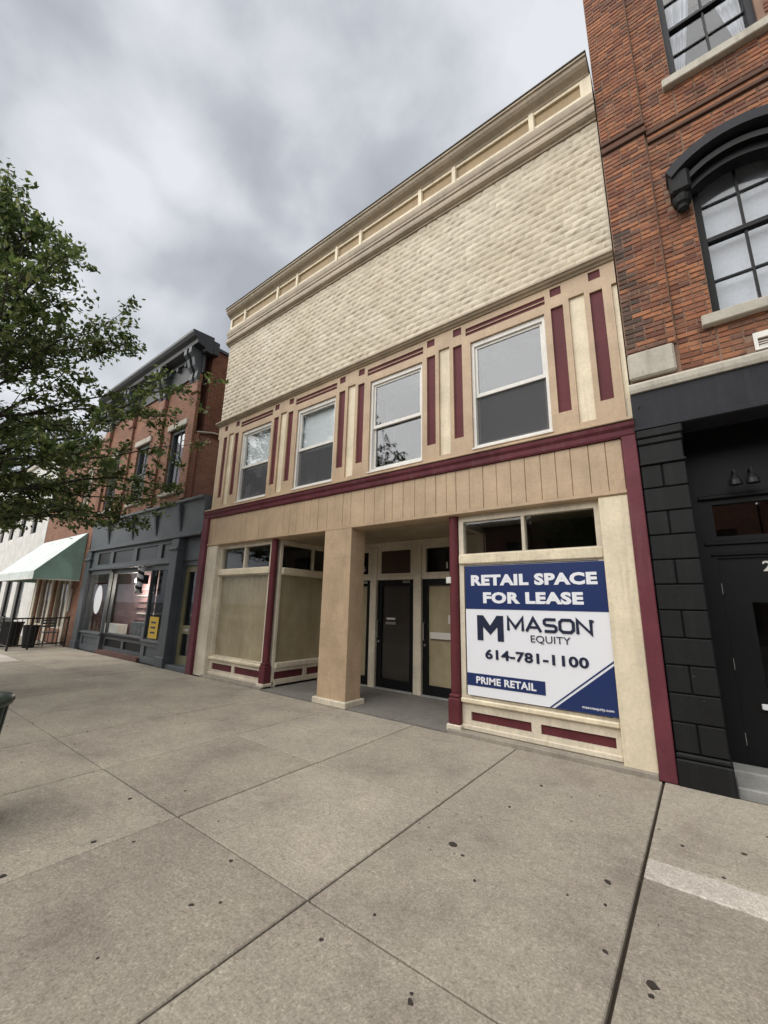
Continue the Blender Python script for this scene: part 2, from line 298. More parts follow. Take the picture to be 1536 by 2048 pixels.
# ------------------------------------------------------------------ helpers
class MB:
    """collects geometry in world coordinates"""
    def __init__(s): s.v = []; s.f = []; s.mi = []; s.cur = 0
    def quad(s, *p):
        n = len(s.v); s.v += [tuple(q) for q in p]; s.f.append(tuple(range(n, n+len(p)))); s.mi.append(s.cur); return s
    def box(s, x0, x1, y0, y1, z0, z1, bev=0.0):
        if x0 > x1: x0, x1 = x1, x0
        if y0 > y1: y0, y1 = y1, y0
        if z0 > z1: z0, z1 = z1, z0
        n = len(s.v)
        b = min(bev, (x1-x0)*.3, (y1-y0)*.3, (z1-z0)*.3)
        if b <= 0:
            s.v += [(x, y, z) for z in (z0, z1) for y in (y0, y1) for x in (x0, x1)]
            F = [(0, 2, 3, 1), (4, 5, 7, 6), (0, 1, 5, 4), (2, 6, 7, 3), (0, 4, 6, 2), (1, 3, 7, 5)]
            for f in F: s.f.append(tuple(n+i for i in f)); s.mi.append(s.cur)
            return s
        bm = bmesh.new(); bmesh.ops.create_cube(bm, size=1)
        for v in bm.verts:
            v.co = ((x0+x1)/2+v.co.x*(x1-x0), (y0+y1)/2+v.co.y*(y1-y0), (z0+z1)/2+v.co.z*(z1-z0))
        bmesh.ops.bevel(bm, geom=bm.edges[:], offset=b, segments=1, affect='EDGES', profile=0.5)
        bm.verts.index_update()
        s.v += [tuple(v.co) for v in bm.verts]
        for f in bm.faces: s.f.append(tuple(n+v.index for v in f.verts)); s.mi.append(s.cur)
        bm.free(); return s
    def extrude_x(s, prof, x0, x1):
        """closed (y,z) profile swept along x"""
        n = len(s.v); k = len(prof)
        s.v += [(x0, y, z) for y, z in prof] + [(x1, y, z) for y, z in prof]
        for i in range(k):
            j = (i+1) % k; s.f.append((n+i, n+j, n+k+j, n+k+i)); s.mi.append(s.cur)
        s.f.append(tuple(n+i for i in reversed(range(k)))); s.mi.append(s.cur)
        s.f.append(tuple(n+k+i for i in range(k))); s.mi.append(s.cur); return s
    def extrude_y(s, prof, y0, y1):
        """closed (x,z) profile swept along y"""
        n = len(s.v); k = len(prof)
        s.v += [(x, y0, z) for x, z in prof] + [(x, y1, z) for x, z in prof]
        for i in range(k):
            j = (i+1) % k; s.f.append((n+i, n+j, n+k+j, n+k+i)); s.mi.append(s.cur)
        s.f.append(tuple(n+i for i in range(k))); s.mi.append(s.cur)
        s.f.append(tuple(n+k+i for i in reversed(range(k)))); s.mi.append(s.cur); return s
    def lathe(s, cx, cy, prof, seg=16, caps=True):
        """(radius, z) profile turned about a vertical axis"""
        n = len(s.v); k = len(prof)
        for r, z in prof:
            for i in range(seg):
                a = 2*math.pi*i/seg; s.v.append((cx+r*math.cos(a), cy+r*math.sin(a), z))
        for p in range(k-1):
            for i in range(seg):
                j = (i+1) % seg
                s.f.append((n+p*seg+i, n+p*seg+j, n+(p+1)*seg+j, n+(p+1)*seg+i)); s.mi.append(s.cur)
        if caps:
            s.f.append(tuple(n+i for i in reversed(range(seg)))); s.mi.append(s.cur)
            s.f.append(tuple(n+(k-1)*seg+i for i in range(seg))); s.mi.append(s.cur)
        return s
    def tube(s, pts, rad, seg=6):
        pts = [Vector(p) for p in pts]; n = len(s.v); k = len(pts)
        rad = rad if isinstance(rad, (list, tuple)) else [rad]*k
        for i, p in enumerate(pts):
            d = (pts[min(i+1, k-1)]-pts[max(i-1, 0)])
            if d.length < 1e-6: d = Vector((0, 0, 1))
            d.normalize()
            a = d.cross(Vector((0.13, 0.21, 0.97)) if abs(d.z) < 0.9 else Vector((1, 0, 0))); a.normalize(); b = d.cross(a)
            for j in range(seg):
                t = 2*math.pi*j/seg; s.v.append(tuple(p+rad[i]*(math.cos(t)*a+math.sin(t)*b)))
        for i in range(k-1):
            for j in range(seg):
                q = (j+1) % seg
                s.f.append((n+i*seg+j, n+i*seg+q, n+(i+1)*seg+q, n+(i+1)*seg+j)); s.mi.append(s.cur)
        s.f.append(tuple(n+j for j in reversed(range(seg)))); s.mi.append(s.cur)
        s.f.append(tuple(n+(k-1)*seg+j for j in range(seg))); s.mi.append(s.cur)
        return s
    def plate(s, x0, x1, z0, z1, holes, y0, y1, edge=True):
        """front plate in the xz plane with rectangular holes, front at y0, returns to y1"""
        xs = sorted({x0, x1, *[h[0] for h in holes], *[h[1] for h in holes]}); zs = sorted({z0, z1, *[h[2] for h in holes], *[h[3] for h in holes]})
        xs = [x for x in xs if x0 <= x <= x1]; zs = [z for z in zs if z0 <= z <= z1]
        def solid(i, j):
            if i < 0 or j < 0 or i >= len(xs)-1 or j >= len(zs)-1: return False
            cx = (xs[i]+xs[i+1])/2; cz = (zs[j]+zs[j+1])/2
            return not any(h[0] < cx < h[1] and h[2] < cz < h[3] for h in holes)
        for i in range(len(xs)-1):
            for j in range(len(zs)-1):
                if not solid(i, j): continue
                a, b, c, d = xs[i], xs[i+1], zs[j], zs[j+1]
                s.quad((a, y0, c), (b, y0, c), (b, y0, d), (a, y0, d))
                if not solid(i-1, j) and (edge or i > 0): s.quad((a, y1, c), (a, y0, c), (a, y0, d), (a, y1, d))
                if not solid(i+1, j) and (edge or i < len(xs)-2): s.quad((b, y0, c), (b, y1, c), (b, y1, d), (b, y0, d))
                if not solid(i, j-1): s.quad((a, y1, c), (b, y1, c), (b, y0, c), (a, y0, c))
                if not solid(i, j+1): s.quad((a, y0, d), (b, y0, d), (b, y1, d), (a, y1, d))
        return s
    def build(s, name, mat, parent=None, smooth=False, origin=None):
        me = bpy.data.meshes.new(name)
        if origin is None:
            lo = [min(v[i] for v in s.v) for i in range(3)]; hi = [max(v[i] for v in s.v) for i in range(3)]
            origin = Vector([(lo[i]+hi[i])/2 for i in range(3)]); origin.z = lo[2]
        origin = Vector(origin)
        me.from_pydata([tuple(Vector(v)-origin) for v in s.v], [], s.f)
        for m in (mat if isinstance(mat, (list, tuple)) else [mat]): me.materials.append(m)
        if any(s.mi): me.polygons.foreach_set('material_index', s.mi)
        if smooth: me.polygons.foreach_set('use_smooth', [True]*len(me.polygons))
        me.update()
        return place(bpy.data.objects.new(name, me), origin, parent)
def world_origin(o):
    p = Vector((0, 0, 0))
    while o: p += o.location; o = o.parent
    return p
def place(o, origin, parent=None):
    COL.objects.link(o)
    if parent:
        o.parent = parent; o.location = Vector(origin)-world_origin(parent)
    else: o.location = origin
    return o
def tag(o, label=None, cat=None, group=None, kind=None):
    for k, v in (('label', label), ('category', cat), ('group', group), ('kind', kind)):
        if v: o[k] = v
    return o
def thing(name, loc, label, cat, group=None):
    o = bpy.data.objects.new(name, None); COL.objects.link(o); o.location = loc; o.empty_display_size = 0.3
    return tag(o, label, cat, group)
def box(name, mat, parent, x0, x1, y0, y1, z0, z1, bev=0.004):
    return MB().box(x0, x1, y0, y1, z0, z1, bev).build(name, mat, parent)
def piece(name, me, loc, parent, rot=0):
    o = bpy.data.objects.new(name, me); place(o, loc, parent)
    if rot: o.rotation_euler.y = rot
    return o
def text(name, body, x0, x1, z0, z1, y, mat, parent, bold=0.0, axis='x'):
    c = bpy.data.curves.new('lettering', 'FONT'); c.body = body; c.size = 1.0; c.offset = bold; c.extrude = 0.004; c.resolution_u = 3; c.space_character = 1.0+bold*1.6
    t = bpy.data.objects.new('lettering_tmp', c); COL.objects.link(t)
    dg = bpy.context.evaluated_depsgraph_get(); dg.update()
    me = bpy.data.meshes.new_from_object(t.evaluated_get(dg))
    bpy.data.objects.remove(t, do_unlink=True)
    xs = [v.co.x for v in me.vertices]; ys = [v.co.y for v in me.vertices]
    a, b, c0, d = min(xs), max(xs), min(ys), max(ys)
    for v in me.vertices:
        u = (v.co.x-a)/(b-a); q = (v.co.y-c0)/(d-c0)
        v.co = ((u-0.5)*(x1-x0), -v.co.z, q*(z1-z0))
    me.materials.clear(); me.materials.append(mat); me.name = name
    return place(bpy.data.objects.new(name, me), ((x0+x1)/2, y, z0), parent)

# ================================================================== THE GROUND
SX = [-0.50-1.44*k for k in range(13)]      # joints across the pavement
SY = [-0.045, -1.885, -3.33, -4.775, -6.22]  # joints along it
side = tag(MB().box(-60, 14, -6.24, -0.03, -0.30, -0.035).build('sidewalk', JOINT), kind='structure')
def slab(x0, x1, y0, y1, mat, top=0.0, name='slab'):
    g = 0.0065
    b = MB(); dz = 0.0
    b.box(x0+g, x1-g, y0+g, y1-g, -0.09, top+dz, 0.006)
    return b.build(name, mat, side)
edges = [14.0, 2.38, 0.94] + SX
for i in range(len(edges)-1):
    x1, x0 = edges[i], edges[i+1]
    for j in range(4):
        y1, y0 = SY[j], SY[j+1]
        if j == 0 and x1 <= -0.49 and i > 2: pass
        if j == 0 and abs(x1+0.50) > 1e-6 and i == 2:
            slab(x0+0.004, x1, -1.62, y1, CONC); slab(x0+0.004, x1, y0, -1.62, CONCP, 0.001, 'patch_strip')
        else:
            slab(x0 + (0.004 if i == 2 else 0), x1 - (0.004 if i == 3 else 0), y0, y1, CONC, random.uniform(-0.002, 0.002))
slab(-60, edges[-1], SY[4], SY[0], CONC)
box('pale_band', CONCP, side, -21.5, -14.3, -2.35, -1.95, -0.02, 0.004, 0.002)
tag(MB().box(-60, 14, -6.42, -6.23, -0.3, 0.0, 0.015).build('kerb', CONCK), kind='structure')
tag(MB().box(-400, 400, -400, -6.41, -0.6, -0.15).build('road', ASPH), kind='structure')
tag(MB().box(-400, 400, -0.02, 400, -0.6, -0.04).build('ground', CONCK), kind='structure')
# worn-in gum and grime spots
def spot(x, y, r, asp=1.0, ang=0.0):
    b = MB(); k = 9
    pts = []
    for i in range(k):
        a = 2*math.pi*i/k; q = r*random.uniform(0.7, 1.2)
        u, v = q*math.cos(a)*asp, q*math.sin(a)
        pts.append((x+u*math.cos(ang)-v*math.sin(ang), y+u*math.sin(ang)+v*math.cos(ang), 0.0035))
    n = len(b.v); b.v += pts+[(p[0], p[1], -0.01) for p in pts]
    b.f.append(tuple(range(k))); b.mi.append(0)
    for i in range(k):
        b.f.append((i, k+i, k+(i+1) % k, (i+1) % k)); b.mi.append(0)
    b.build('gum_spot', STAIN, side)
for x, y, r in ((-1.574, -2.324, .026), (-1.46, -2.399, .012), (-1.289, -2.586, .011), (-.655, -2.082, .018), (-.63, -2.314, .009), (-.573, -2.674, .009), (-.376, -2.745, .030), (-.37, -2.809, .010),
                (-.093, -1.574, .012), (.027, -1.154, .014), (-.311, -1.302, .012), (-1.392, -.924, .016), (-1.47, -1.528, .011), (-1.16, -3.479, .012), (-.818, -2.363, .006), (-1.68, -3.48, .011), (-1.581, -3.185, .010),
                (-2.575, -3.395, .014), (-2.393, -3.755, .012), (-2.289, -3.646, .010), (-3.473, -3.857, .012), (-3.269, -3.688, .010), (-3.474, -4.324, .014), (-2.394, -4.197, .008), (-3.963, -3.436, .013), (-3.758, -3.078, .012)):
    spot(x, y, r, random.uniform(0.8, 1.5), random.uniform(0, 3))
for k in range(70):
    spot(random.uniform(-9, 0.6), random.uniform(-4.2, -0.3), random.uniform(0.003, 0.008))

# ================================================================== THE STOREFRONT BUILDING
B = thing('storefront_building', (-4.97, 0, 0), 'two-storey cream, tan and burgundy shop building with textured upper wall', 'building')
XL, XR = -9.42, -0.392
# body behind the facade
b = MB()
b.box(XL, XR, 2.2, 14, 0, 9.15)
b.box(XL, XR, 0.30, 2.2, 5.98, 9.15)
b.box(XL, XL+0.2, 0.30, 2.2, 0, 5.98); b.box(XR-0.2, XR, 0.30, 2.2, 0, 5.98)
b.build('wall', BLOCKJ, B)
box('floor_slab', DARK, B, XL+0.2, XR-0.2, 0.26, 2.2, 2.98, 3.70, 0)
# upper rock-face wall
box('wall_panel', BLOCKJ, B, XL, XR, 0.02, 0.30, 6.02, 8.50, 0)
def rock_mesh(wd, ht, seed):
    rg = random.Random(seed); me = bpy.data.meshes.new('block'); nx, nz = 8, 5
    V = []; Fc = []; cu, cv = rg.uniform(0.3, 0.7), rg.uniform(0.35, 0.65); hmax = rg.uniform(0.006, 0.013); tilt = rg.uniform(-.008, .008)
    for j in range(nz):
        for i in range(nx):
            u, v = i/(nx-1), j/(nz-1)
            rim = i in (0, nx-1) or j in (0, nz-1)
            d = 0.0 if rim else -(0.004+hmax*(1-0.9*abs(u-cu))*(1-0.8*abs(v-cv))+tilt*(u-0.5))*rg.uniform(0.6, 1.4)
            V.append(((u-0.5)*wd + (rg.uniform(-.010, .010) if 0 < i < nx-1 else rg.uniform(-.004, .004)), d, v*ht + (rg.uniform(-.009, .009) if 0 < j < nz-1 else rg.uniform(-.004, .004))))
    for j in range(nz-1):
        for i in range(nx-1):
            a = j*nx+i; Fc.append((a, a+1, a+nx+1, a+nx))
    me.from_pydata(V, [], Fc); me.materials.append(BLOCK); me.polygons.foreach_set('use_smooth', [True]*len(me.polygons)); me.update()
    return me
ROWS = 21; z0, z1 = 6.135, 8.37; ch = (z1-z0)/ROWS; LW = 0.215
full = [rock_mesh(LW-0.003, ch-0.003, 100+k) for k in range(16)]
half = [rock_mesh(LW/2-0.003, ch-0.003, 200+k) for k in range(3)]
cells = []
for r in range(ROWS):
    x = XR-0.006; first = True
    while x > XL+0.05:
        wd = LW/2 if (first and r % 2) else LW
        if x-wd < XL+0.01: wd = x-XL
        cells.append((x-wd/2, z0+r*ch+0.004, wd, r)); x -= wd; first = False
cells.sort(key=lambda c: (c[0]**2+(c[1]-1.6)**2+27))
rest = MB()
for k, (x, z, wd, r) in enumerate(cells):
    me = (half if wd < LW*0.75 else full)[random.randrange(3 if wd < LW*0.75 else 16)]
    sx = 1.0 if abs(wd-LW) < 1e-6 or abs(wd-LW/2) < 1e-6 else wd/(LW if wd >= LW*0.75 else LW/2)
    if k < 300:
        o = piece('block', me, (x, 0.018, z), B); o.scale.x = sx
    else:
        n = len(rest.v)
        rest.v += [(x+v.co.x*sx, 0.018+v.co.y, z+v.co.z) for v in me.vertices]
        for p in me.polygons: rest.f.append(tuple(n+i for i in p.vertices)); rest.mi.append(0)
o = rest.build('rock_face_blocks', BLOCK, B, smooth=True); o['kind'] = 'stuff'
# main cornice, frieze, lower moulding
XE0, XE1 = -9.46, -0.415
MB().extrude_x([(0.25, 9.16), (-0.045, 9.19), (-0.06, 9.215), (-0.085, 9.235), (-0.13, 9.27), (-0.165, 9.315), (-0.178, 9.365), (-0.20, 9.37), (-0.20, 9.405), (-0.19, 9.415), (0.25, 9.44)], XE0, XE1).build('cornice', MOULD, B)
MB().extrude_x([(0.3, 9.442), (-0.215, 9.418), (-0.215, 9.434), (0.3, 9.46)], XE0-0.01, XE1+0.01).build('roof_flashing', plain('dark_flashing', (0.07, 0.062, 0.05), 0.5), B)
posts = [-0.46, -1.25, -2.60, -3.30, -4.75, -5.43, -6.70, -7.41, -8.75, -9.40]
pan = [(posts[i+1]+0.045, posts[i]-(0.085 if i == 0 else 0.045), 8.895, 9.135) for i in range(9)]
MB().plate(XL-0.01, XR-0.004, 8.78, 9.20, pan, -0.035, 0.25).build('frieze', CREAM, B)
for (a, c, d, e_) in pan:
    box('frieze_panel', TAN2, B, a+0.001, c-0.001, 0.0, 0.05, d+0.001, e_-0.001, 0)
for x in posts[1:-1]:
    box('frieze_post', CREAM, B, x-0.038, x+0.038, -0.055, -0.03, 8.80, 9.185, 0.006)
MB().extrude_x([(0.25, 8.36), (-0.015, 8.362), (-0.02, 8.385), (-0.05, 8.40), (-0.083, 8.43), (-0.092, 8.475), (-0.08, 8.52), (-0.045, 8.55), (-0.045, 8.60), (-0.062, 8.61), (-0.062, 8.655), (-0.075, 8.68), (-0.085, 8.74), (-0.085, 8.782), (0.25, 8.785)], XL-0.05, XR+0.0).build('moulding', MOULD, B)
# first-floor surround: one framed plate with windows and recessed panels
WL = [-8.37, -6.38, -4.39, -2.40]; WW = 1.115; WZ0, WZ1 = 3.862, 5.615
win = [(x, x+WW, WZ0, WZ1) for x in WL]
reds, creams, sqs, bars = [], [], [], []
def pier_right(x):   # strips right of a window's right edge
    reds.append((x+0.09, x+0.25, 4.085, 5.65)); sqs.append((x+0.095, x+0.24, 5.825, 5.955))
def pier_left(x):
    reds.append((x-0.30, x-0.145, 4.085, 5.65)); sqs.append((x-0.295, x-0.15, 5.825, 5.955))
for x in WL:
    pier_left(x); pier_right(x+WW); creams.append((x-0.56, x-0.365, 3.872, 5.70))
    bars.append((x-0.075, x+WW+0.02, 5.755, 5.888))
creams.append((WL[3]+WW+0.325, WL[3]+WW+0.515, 3.885, 5.70))
reds.append((WL[3]+WW+0.58, WL[3]+WW+0.73, 4.105, 5.655)); sqs.append((WL[3]+WW+0.585, WL[3]+WW+0.725, 5.83, 5.96))
reds.append((WL[0]-0.79, WL[0]-0.64, 4.085, 5.65)); sqs.append((WL[0]-0.785, WL[0]-0.645, 5.825, 5.955))
creams.append((-0.45, XR+0.001, 3.80, 5.66)); creams.append((XL-0.001, -9.35, 3.80, 5.66))
SUR = MB().plate(XL, XR, 3.74, 6.03, win+reds+creams+sqs+bars, 0.0, 0.26).build('window_surround', TAN, B)
for h in reds: box('inset_panel', RED, B, h[0]+.001, h[1]-.001, 0.03, 0.08, h[2]+.001, h[3]-.001, 0)
for h in sqs: box('inset_square', RED, B, h[0]+.001, h[1]-.001, 0.02, 0.07, h[2]+.001, h[3]-.001, 0)
for h in bars: box('inset_bar', RED, B, h[0]+.001, h[1]-.001, 0.02, 0.07, h[2]+.001, h[3]-.001, 0)
for h in creams: box('inset_strip', CREAM, B, max(h[0], XL)+.001, min(h[1], XR)-.001, 0.035, 0.09, h[2]+.001, h[3]-.001, 0)
for h in bars:   # a thin bead along each long bar
    box('bead', TAN, B, h[0]+.002, h[1]-.002, 0.004, 0.018, h[2]+0.055, h[2]+0.072, 0.003)
MB().extrude_x([(0.02, 5.992), (-0.02, 5.995), (-0.035, 6.02), (-0.06, 6.03), (-0.075, 6.055), (-0.095, 6.065), (-0.095, 6.092), (0.02, 6.138)], -9.47, XR+0.004).build('ledge', MOULD, B)
for k, (x0, x1, za, zb) in enumerate(win):
    W = MB().plate(x0+.001, x1-.001, za+.001, zb-.001, [(x0+.045, x1-.045, za+.05, zb-.075)], 0.035, 0.16).build('window', WHITE, B)
    mz = 4.705
    MB().plate(x0+.046, x1-.046, mz-0.02, zb-.076, [(x0+.085, x1-.085, mz+0.035, zb-.115)], 0.065, 0.10).build('upper_sash', WHITE, W)
    MB().plate(x0+.046, x1-.046, za+.051, mz+0.03, [(x0+.085, x1-.085, za+.10, mz-0.012)], 0.102, 0.135).build('lower_sash', WHITE, W)
    box('pane', GLASSC if k > 1 else GLASSM, W, x0+.084, x1-.084, 0.078, 0.084, mz+0.034, zb-.114, 0)
    box('pane', GLASSC if k == 2 else GLASSM, W, x0+.084, x1-.084, 0.116, 0.122, za+.099, mz-0.011, 0)
    if k != 2: MB().quad((x0+.05, 0.092, za+.055), (x1-.05, 0.092, za+.055), (x1-.05, 0.092, mz-0.012), (x0+.05, 0.092, mz-0.012)).build('insect_screen', SCREEN, W)
    if k < 2: box('blind', BLIND, W, x0+.05, x1-.05, 0.17, 0.175, mz-.05, zb-.02, 0)
    b = MB(); b.box(x0-.3, x1+.3, 1.2, 1.24, 3.71, 5.97); b.build('interior', DARK, W)
    box('sill', WHITE, W, x0-.01, x1+.01, -0.018, 0.034, za-.022, za+.006, 0.004)
# burgundy string course and the plank fascia
MB().extrude_x([(0.2, 3.575), (-0.028, 3.577), (-0.04, 3.60), (-0.045, 3.655), (-0.075, 3.69), (-0.085, 3.735), (0.0, 3.748), (0.2, 3.75)], -9.565, -0.382).build('string_course', RED2, B)
box('sill_course', TAN, B, -9.47, -0.386, -0.10, 0.01, 3.751, 3.782, 0.006)
box('fascia_backing', DARK, B, -9.30, -0.545, 0.03, 0.26, 2.96, 3.57, 0)
seams = [-0.536, -.71, -.896, -1.102, -1.283, -1.471, -1.675, -1.867, -2.069, -2.267, -2.475, -2.692, -2.851, -3.031, -3.22, -3.413, -3.634, -3.845, -4.004, -4.22, -4.444, -4.757]
x = -4.757
while x > -9.05:
    x -= random.choice((0.14, 0.2, 0.21, 0.24, 0.30, 0.19)); seams.append(x)
seams = [s for s in seams if s > -9.18]+[-9.335]
for i in range(len(seams)-1):
    j = random.uniform(-.0025, .0025)
    box('plank', TAN, B, seams[i+1]+.0022, seams[i]-.0022, 0.0+j, 0.03, 2.958, 3.574, 0.005)
MB().extrude_x([(0.26, 2.90), (0.005, 2.90), (-0.02, 2.915), (-0.02, 2.956), (0.26, 2.957)], -9.335, -0.532).build('fascia_trim', TAN, B)
# ground-floor pilasters, columns
def pil(x0, x1, y0, z1, mat, name='pilaster', z0=0.0): return box(name, mat, B, x0, x1, y0, 0.22, z0, z1, 0.008)
pil(-9.56, -9.338, -0.07, 3.574, RED2); pil(-0.53, -0.383, -0.055, 3.574, RED2)
pil(-9.335, -8.90, 0.0, 2.898, CREAM2); pil(-0.838, -0.532, 0.0, 2.898, CREAM)
def column(xc, yc):
    c = MB(); c.lathe(xc, yc, [(0.066, 0.42), (0.066, 0.48), (0.07, 0.5), (0.068, 1.6), (0.066, 2.9)], 14)
    c.box(xc-.085, xc+.085, yc-.085, yc+.085, 0.10, 0.42, 0.012); c.box(xc-.075, xc+.075, yc-.075, yc+.075, 0.42, 0.47, 0.02)
    o = c.build('column', RED, B)
    box('base_block', CREAM2, o, xc-.105, xc+.105, yc-.105, yc+.105, 0.0, 0.10, 0.01)
CXL, CXR = -6.905, -2.79
column(CXL, 0.10); column(CXR, 0.10)
PIL = MB().box(-5.345, -4.70, -0.015, 0.36, 0.10, 2.93, 0.006).build('pillar', TAN, B)
box('pillar_base', CREAM2, PIL, -5.40, -4.645, -0.07, 0.415, 0.0, 0.10, 0.012)
box('panel_joint', MOULD, PIL, -5.345, -4.70, -0.0165, -0.0149, 2.392, 2.396, 0)
# porch: floor, ceiling, walls
box('porch_floor', CONCR, B, -6.80, -2.86, -0.035, 1.72, -0.03, 0.018, 0.004)
box('porch_ceiling', MOULD, B, -8.9, -0.84, 0.262, 2.0, 2.90, 2.955, 0)
box('threshold_kerb', CONCK, B, -8.93, -6.80, -0.055, 0.30, -0.03, 0.055, 0.008)
box('threshold_kerb', CONCK, B, -2.86, -0.535, -0.055, 0.30, -0.03, 0.05, 0.008)
# shop windows: frame, transom, panes, paper behind the glass, bulkhead
def shopwin(x0, x1, y, n_tr, paper, panels, sill_t=0.44, name='display_window', mull=None):
    D = MB().plate(x0, x1, 0.10, 2.898, [(x0+.07, x1-.07, sill_t+.03, 2.18)] + [(x0+.07+(x1-x0-.14)*i/n_tr+(0.02 if i else 0), x0+.07+(x1-x0-.14)*(i+1)/n_tr-(0.02 if i < n_tr-1 else 0), 2.345, 2.81) for i in range(n_tr)] + panels, y, y+0.10).build(name, CREAM2, B)
    box('transom_bar', CREAM, D, x0+.005, x1-.005, y-.035, y-.0005, 2.20, 2.33, 0.02)
    box('sill', CREAM, D, x0+.005, x1-.005, y-.05, y-.0005, sill_t-.06, sill_t, 0.012)
    box('bottom_rail', CREAM2, D, x0+.005, x1-.005, y-.03, y-.0005, 0.055, 0.115, 0.01)
    for p in panels: box('bulkhead_panel', RED, D, p[0]+.001, p[1]-.001, y+.03, y+.08, p[2]+.001, p[3]-.001, 0)
    box('pane', GLASS, D, x0+.069, x1-.069, y+.045, y+.053, sill_t+.029, 2.181, 0)
    for i in range(n_tr):
        box('transom_pane', GLASSM, D, x0+.07+(x1-x0-.14)*i/n_tr+.001, x0+.07+(x1-x0-.14)*(i+1)/n_tr-.001, y+.045, y+.053, 2.344, 2.811, 0)
    if paper:
        me = MB(); nx = 24
        for i in range(nx):
            a, c = x0+.05+(x1-x0-.1)*i/nx, x0+.05+(x1-x0-.1)*(i+1)/nx
            f = lambda q: y+.085+0.008*math.sin(q*31)+0.006*math.sin(q*77)
            me.quad((a, f(a), sill_t), (c, f(c), sill_t), (c, f(c), 2.23), (a, f(a), 2.23))
        me.build('paper_covering', PAPER, D)
    box('interior', DARK, D, x0-.0, x1+.0, y+0.95, y+1.0, 0.05, 2.89, 0)
    return D
WL1 = shopwin(-8.895, -6.98, 0.10, 2, True, [(-8.78, -8.02, 0.165, 0.30), (-7.93, -7.06, 0.165, 0.30)], 0.43)
WR1 = shopwin(-2.71, -0.842, 0.10, 2, False, [(-2.58, -1.80, 0.165, 0.275), (-1.69, -0.905, 0.165, 0.275)], 0.44)
box('backing_board', DARK, WR1, -2.66, -0.86, 0.19, 0.2, 0.44, 2.25, 0)
# window returning into the porch (faces the doors)
def ret_win(xf, y0, y1, sgn):
    """display window in the yz plane at xf, front towards sgn*x"""
    t = 0.09; b = MB()
    def pl(name, mat, xa, xb, ya, yb, za, zb, par, bev=0.004): return box(name, mat, par, xa, xb, ya, yb, za, zb, bev)
    D = pl('return_window', CREAM2, xf, xf-sgn*t, y0, y0+.07, 0.10, 2.898, B)
    pl('frame', CREAM2, xf, xf-sgn*t, y1-.07, y1, 0.10, 2.898, D); pl('head', CREAM2, xf, xf-sgn*t, y0+.07, y1-.07, 2.80, 2.898, D)
    pl('transom_bar', CREAM, xf+sgn*.03, xf-sgn*t, y0+.07, y1-.07, 2.18, 2.33, D, 0.02)
    pl('mullion', CREAM2, xf, xf-sgn*t, (y0+y1)/2+.20, (y0+y1)/2+.235, 2.33, 2.80, D)
    pl('sill', CREAM2, xf+sgn*.03, xf-sgn*t, y0+.07, y1-.07, 0.36, 0.46, D, 0.01)
    pl('bulkhead', CREAM2, xf-sgn*.0, xf-sgn*t, y0+.07, y1-.07, 0.29, 0.36, D); pl('bottom_rail', CREAM2, xf+sgn*.01, xf-sgn*t, y0+.07, y1-.07, 0.05, 0.15, D)
    ym = (y0+y1)/2+.15
    pl('stile', CREAM2, xf, xf-sgn*t, ym-.05, ym+.05, 0.15, 0.29, D)
    pl('bulkhead_panel', RED, xf-sgn*.03, xf-sgn*t, y0+.07, ym-.05, 0.15, 0.29, D, 0); pl('bulkhead_panel', RED, xf-sgn*.03, xf-sgn*t, ym+.05, y1-.07, 0.15, 0.29, D, 0)
    pl('pane', GLASS, xf-sgn*.04, xf-sgn*.048, y0+.069, y1-.069, 0.459, 2.181, D, 0); pl('transom_pane', GLASSM, xf-sgn*.04, xf-sgn*.048, y0+.069, y1-.069, 2.329, 2.801, D, 0)
    pl('paper_covering', PAPER, xf-sgn*.07, xf-sgn*.075, y0+.05, y1-.05, 0.44, 2.22, D, 0)
ret_win(-6.83, 0.20, 1.64, 1); ret_win(-2.86, 0.20, 1.64, -1)
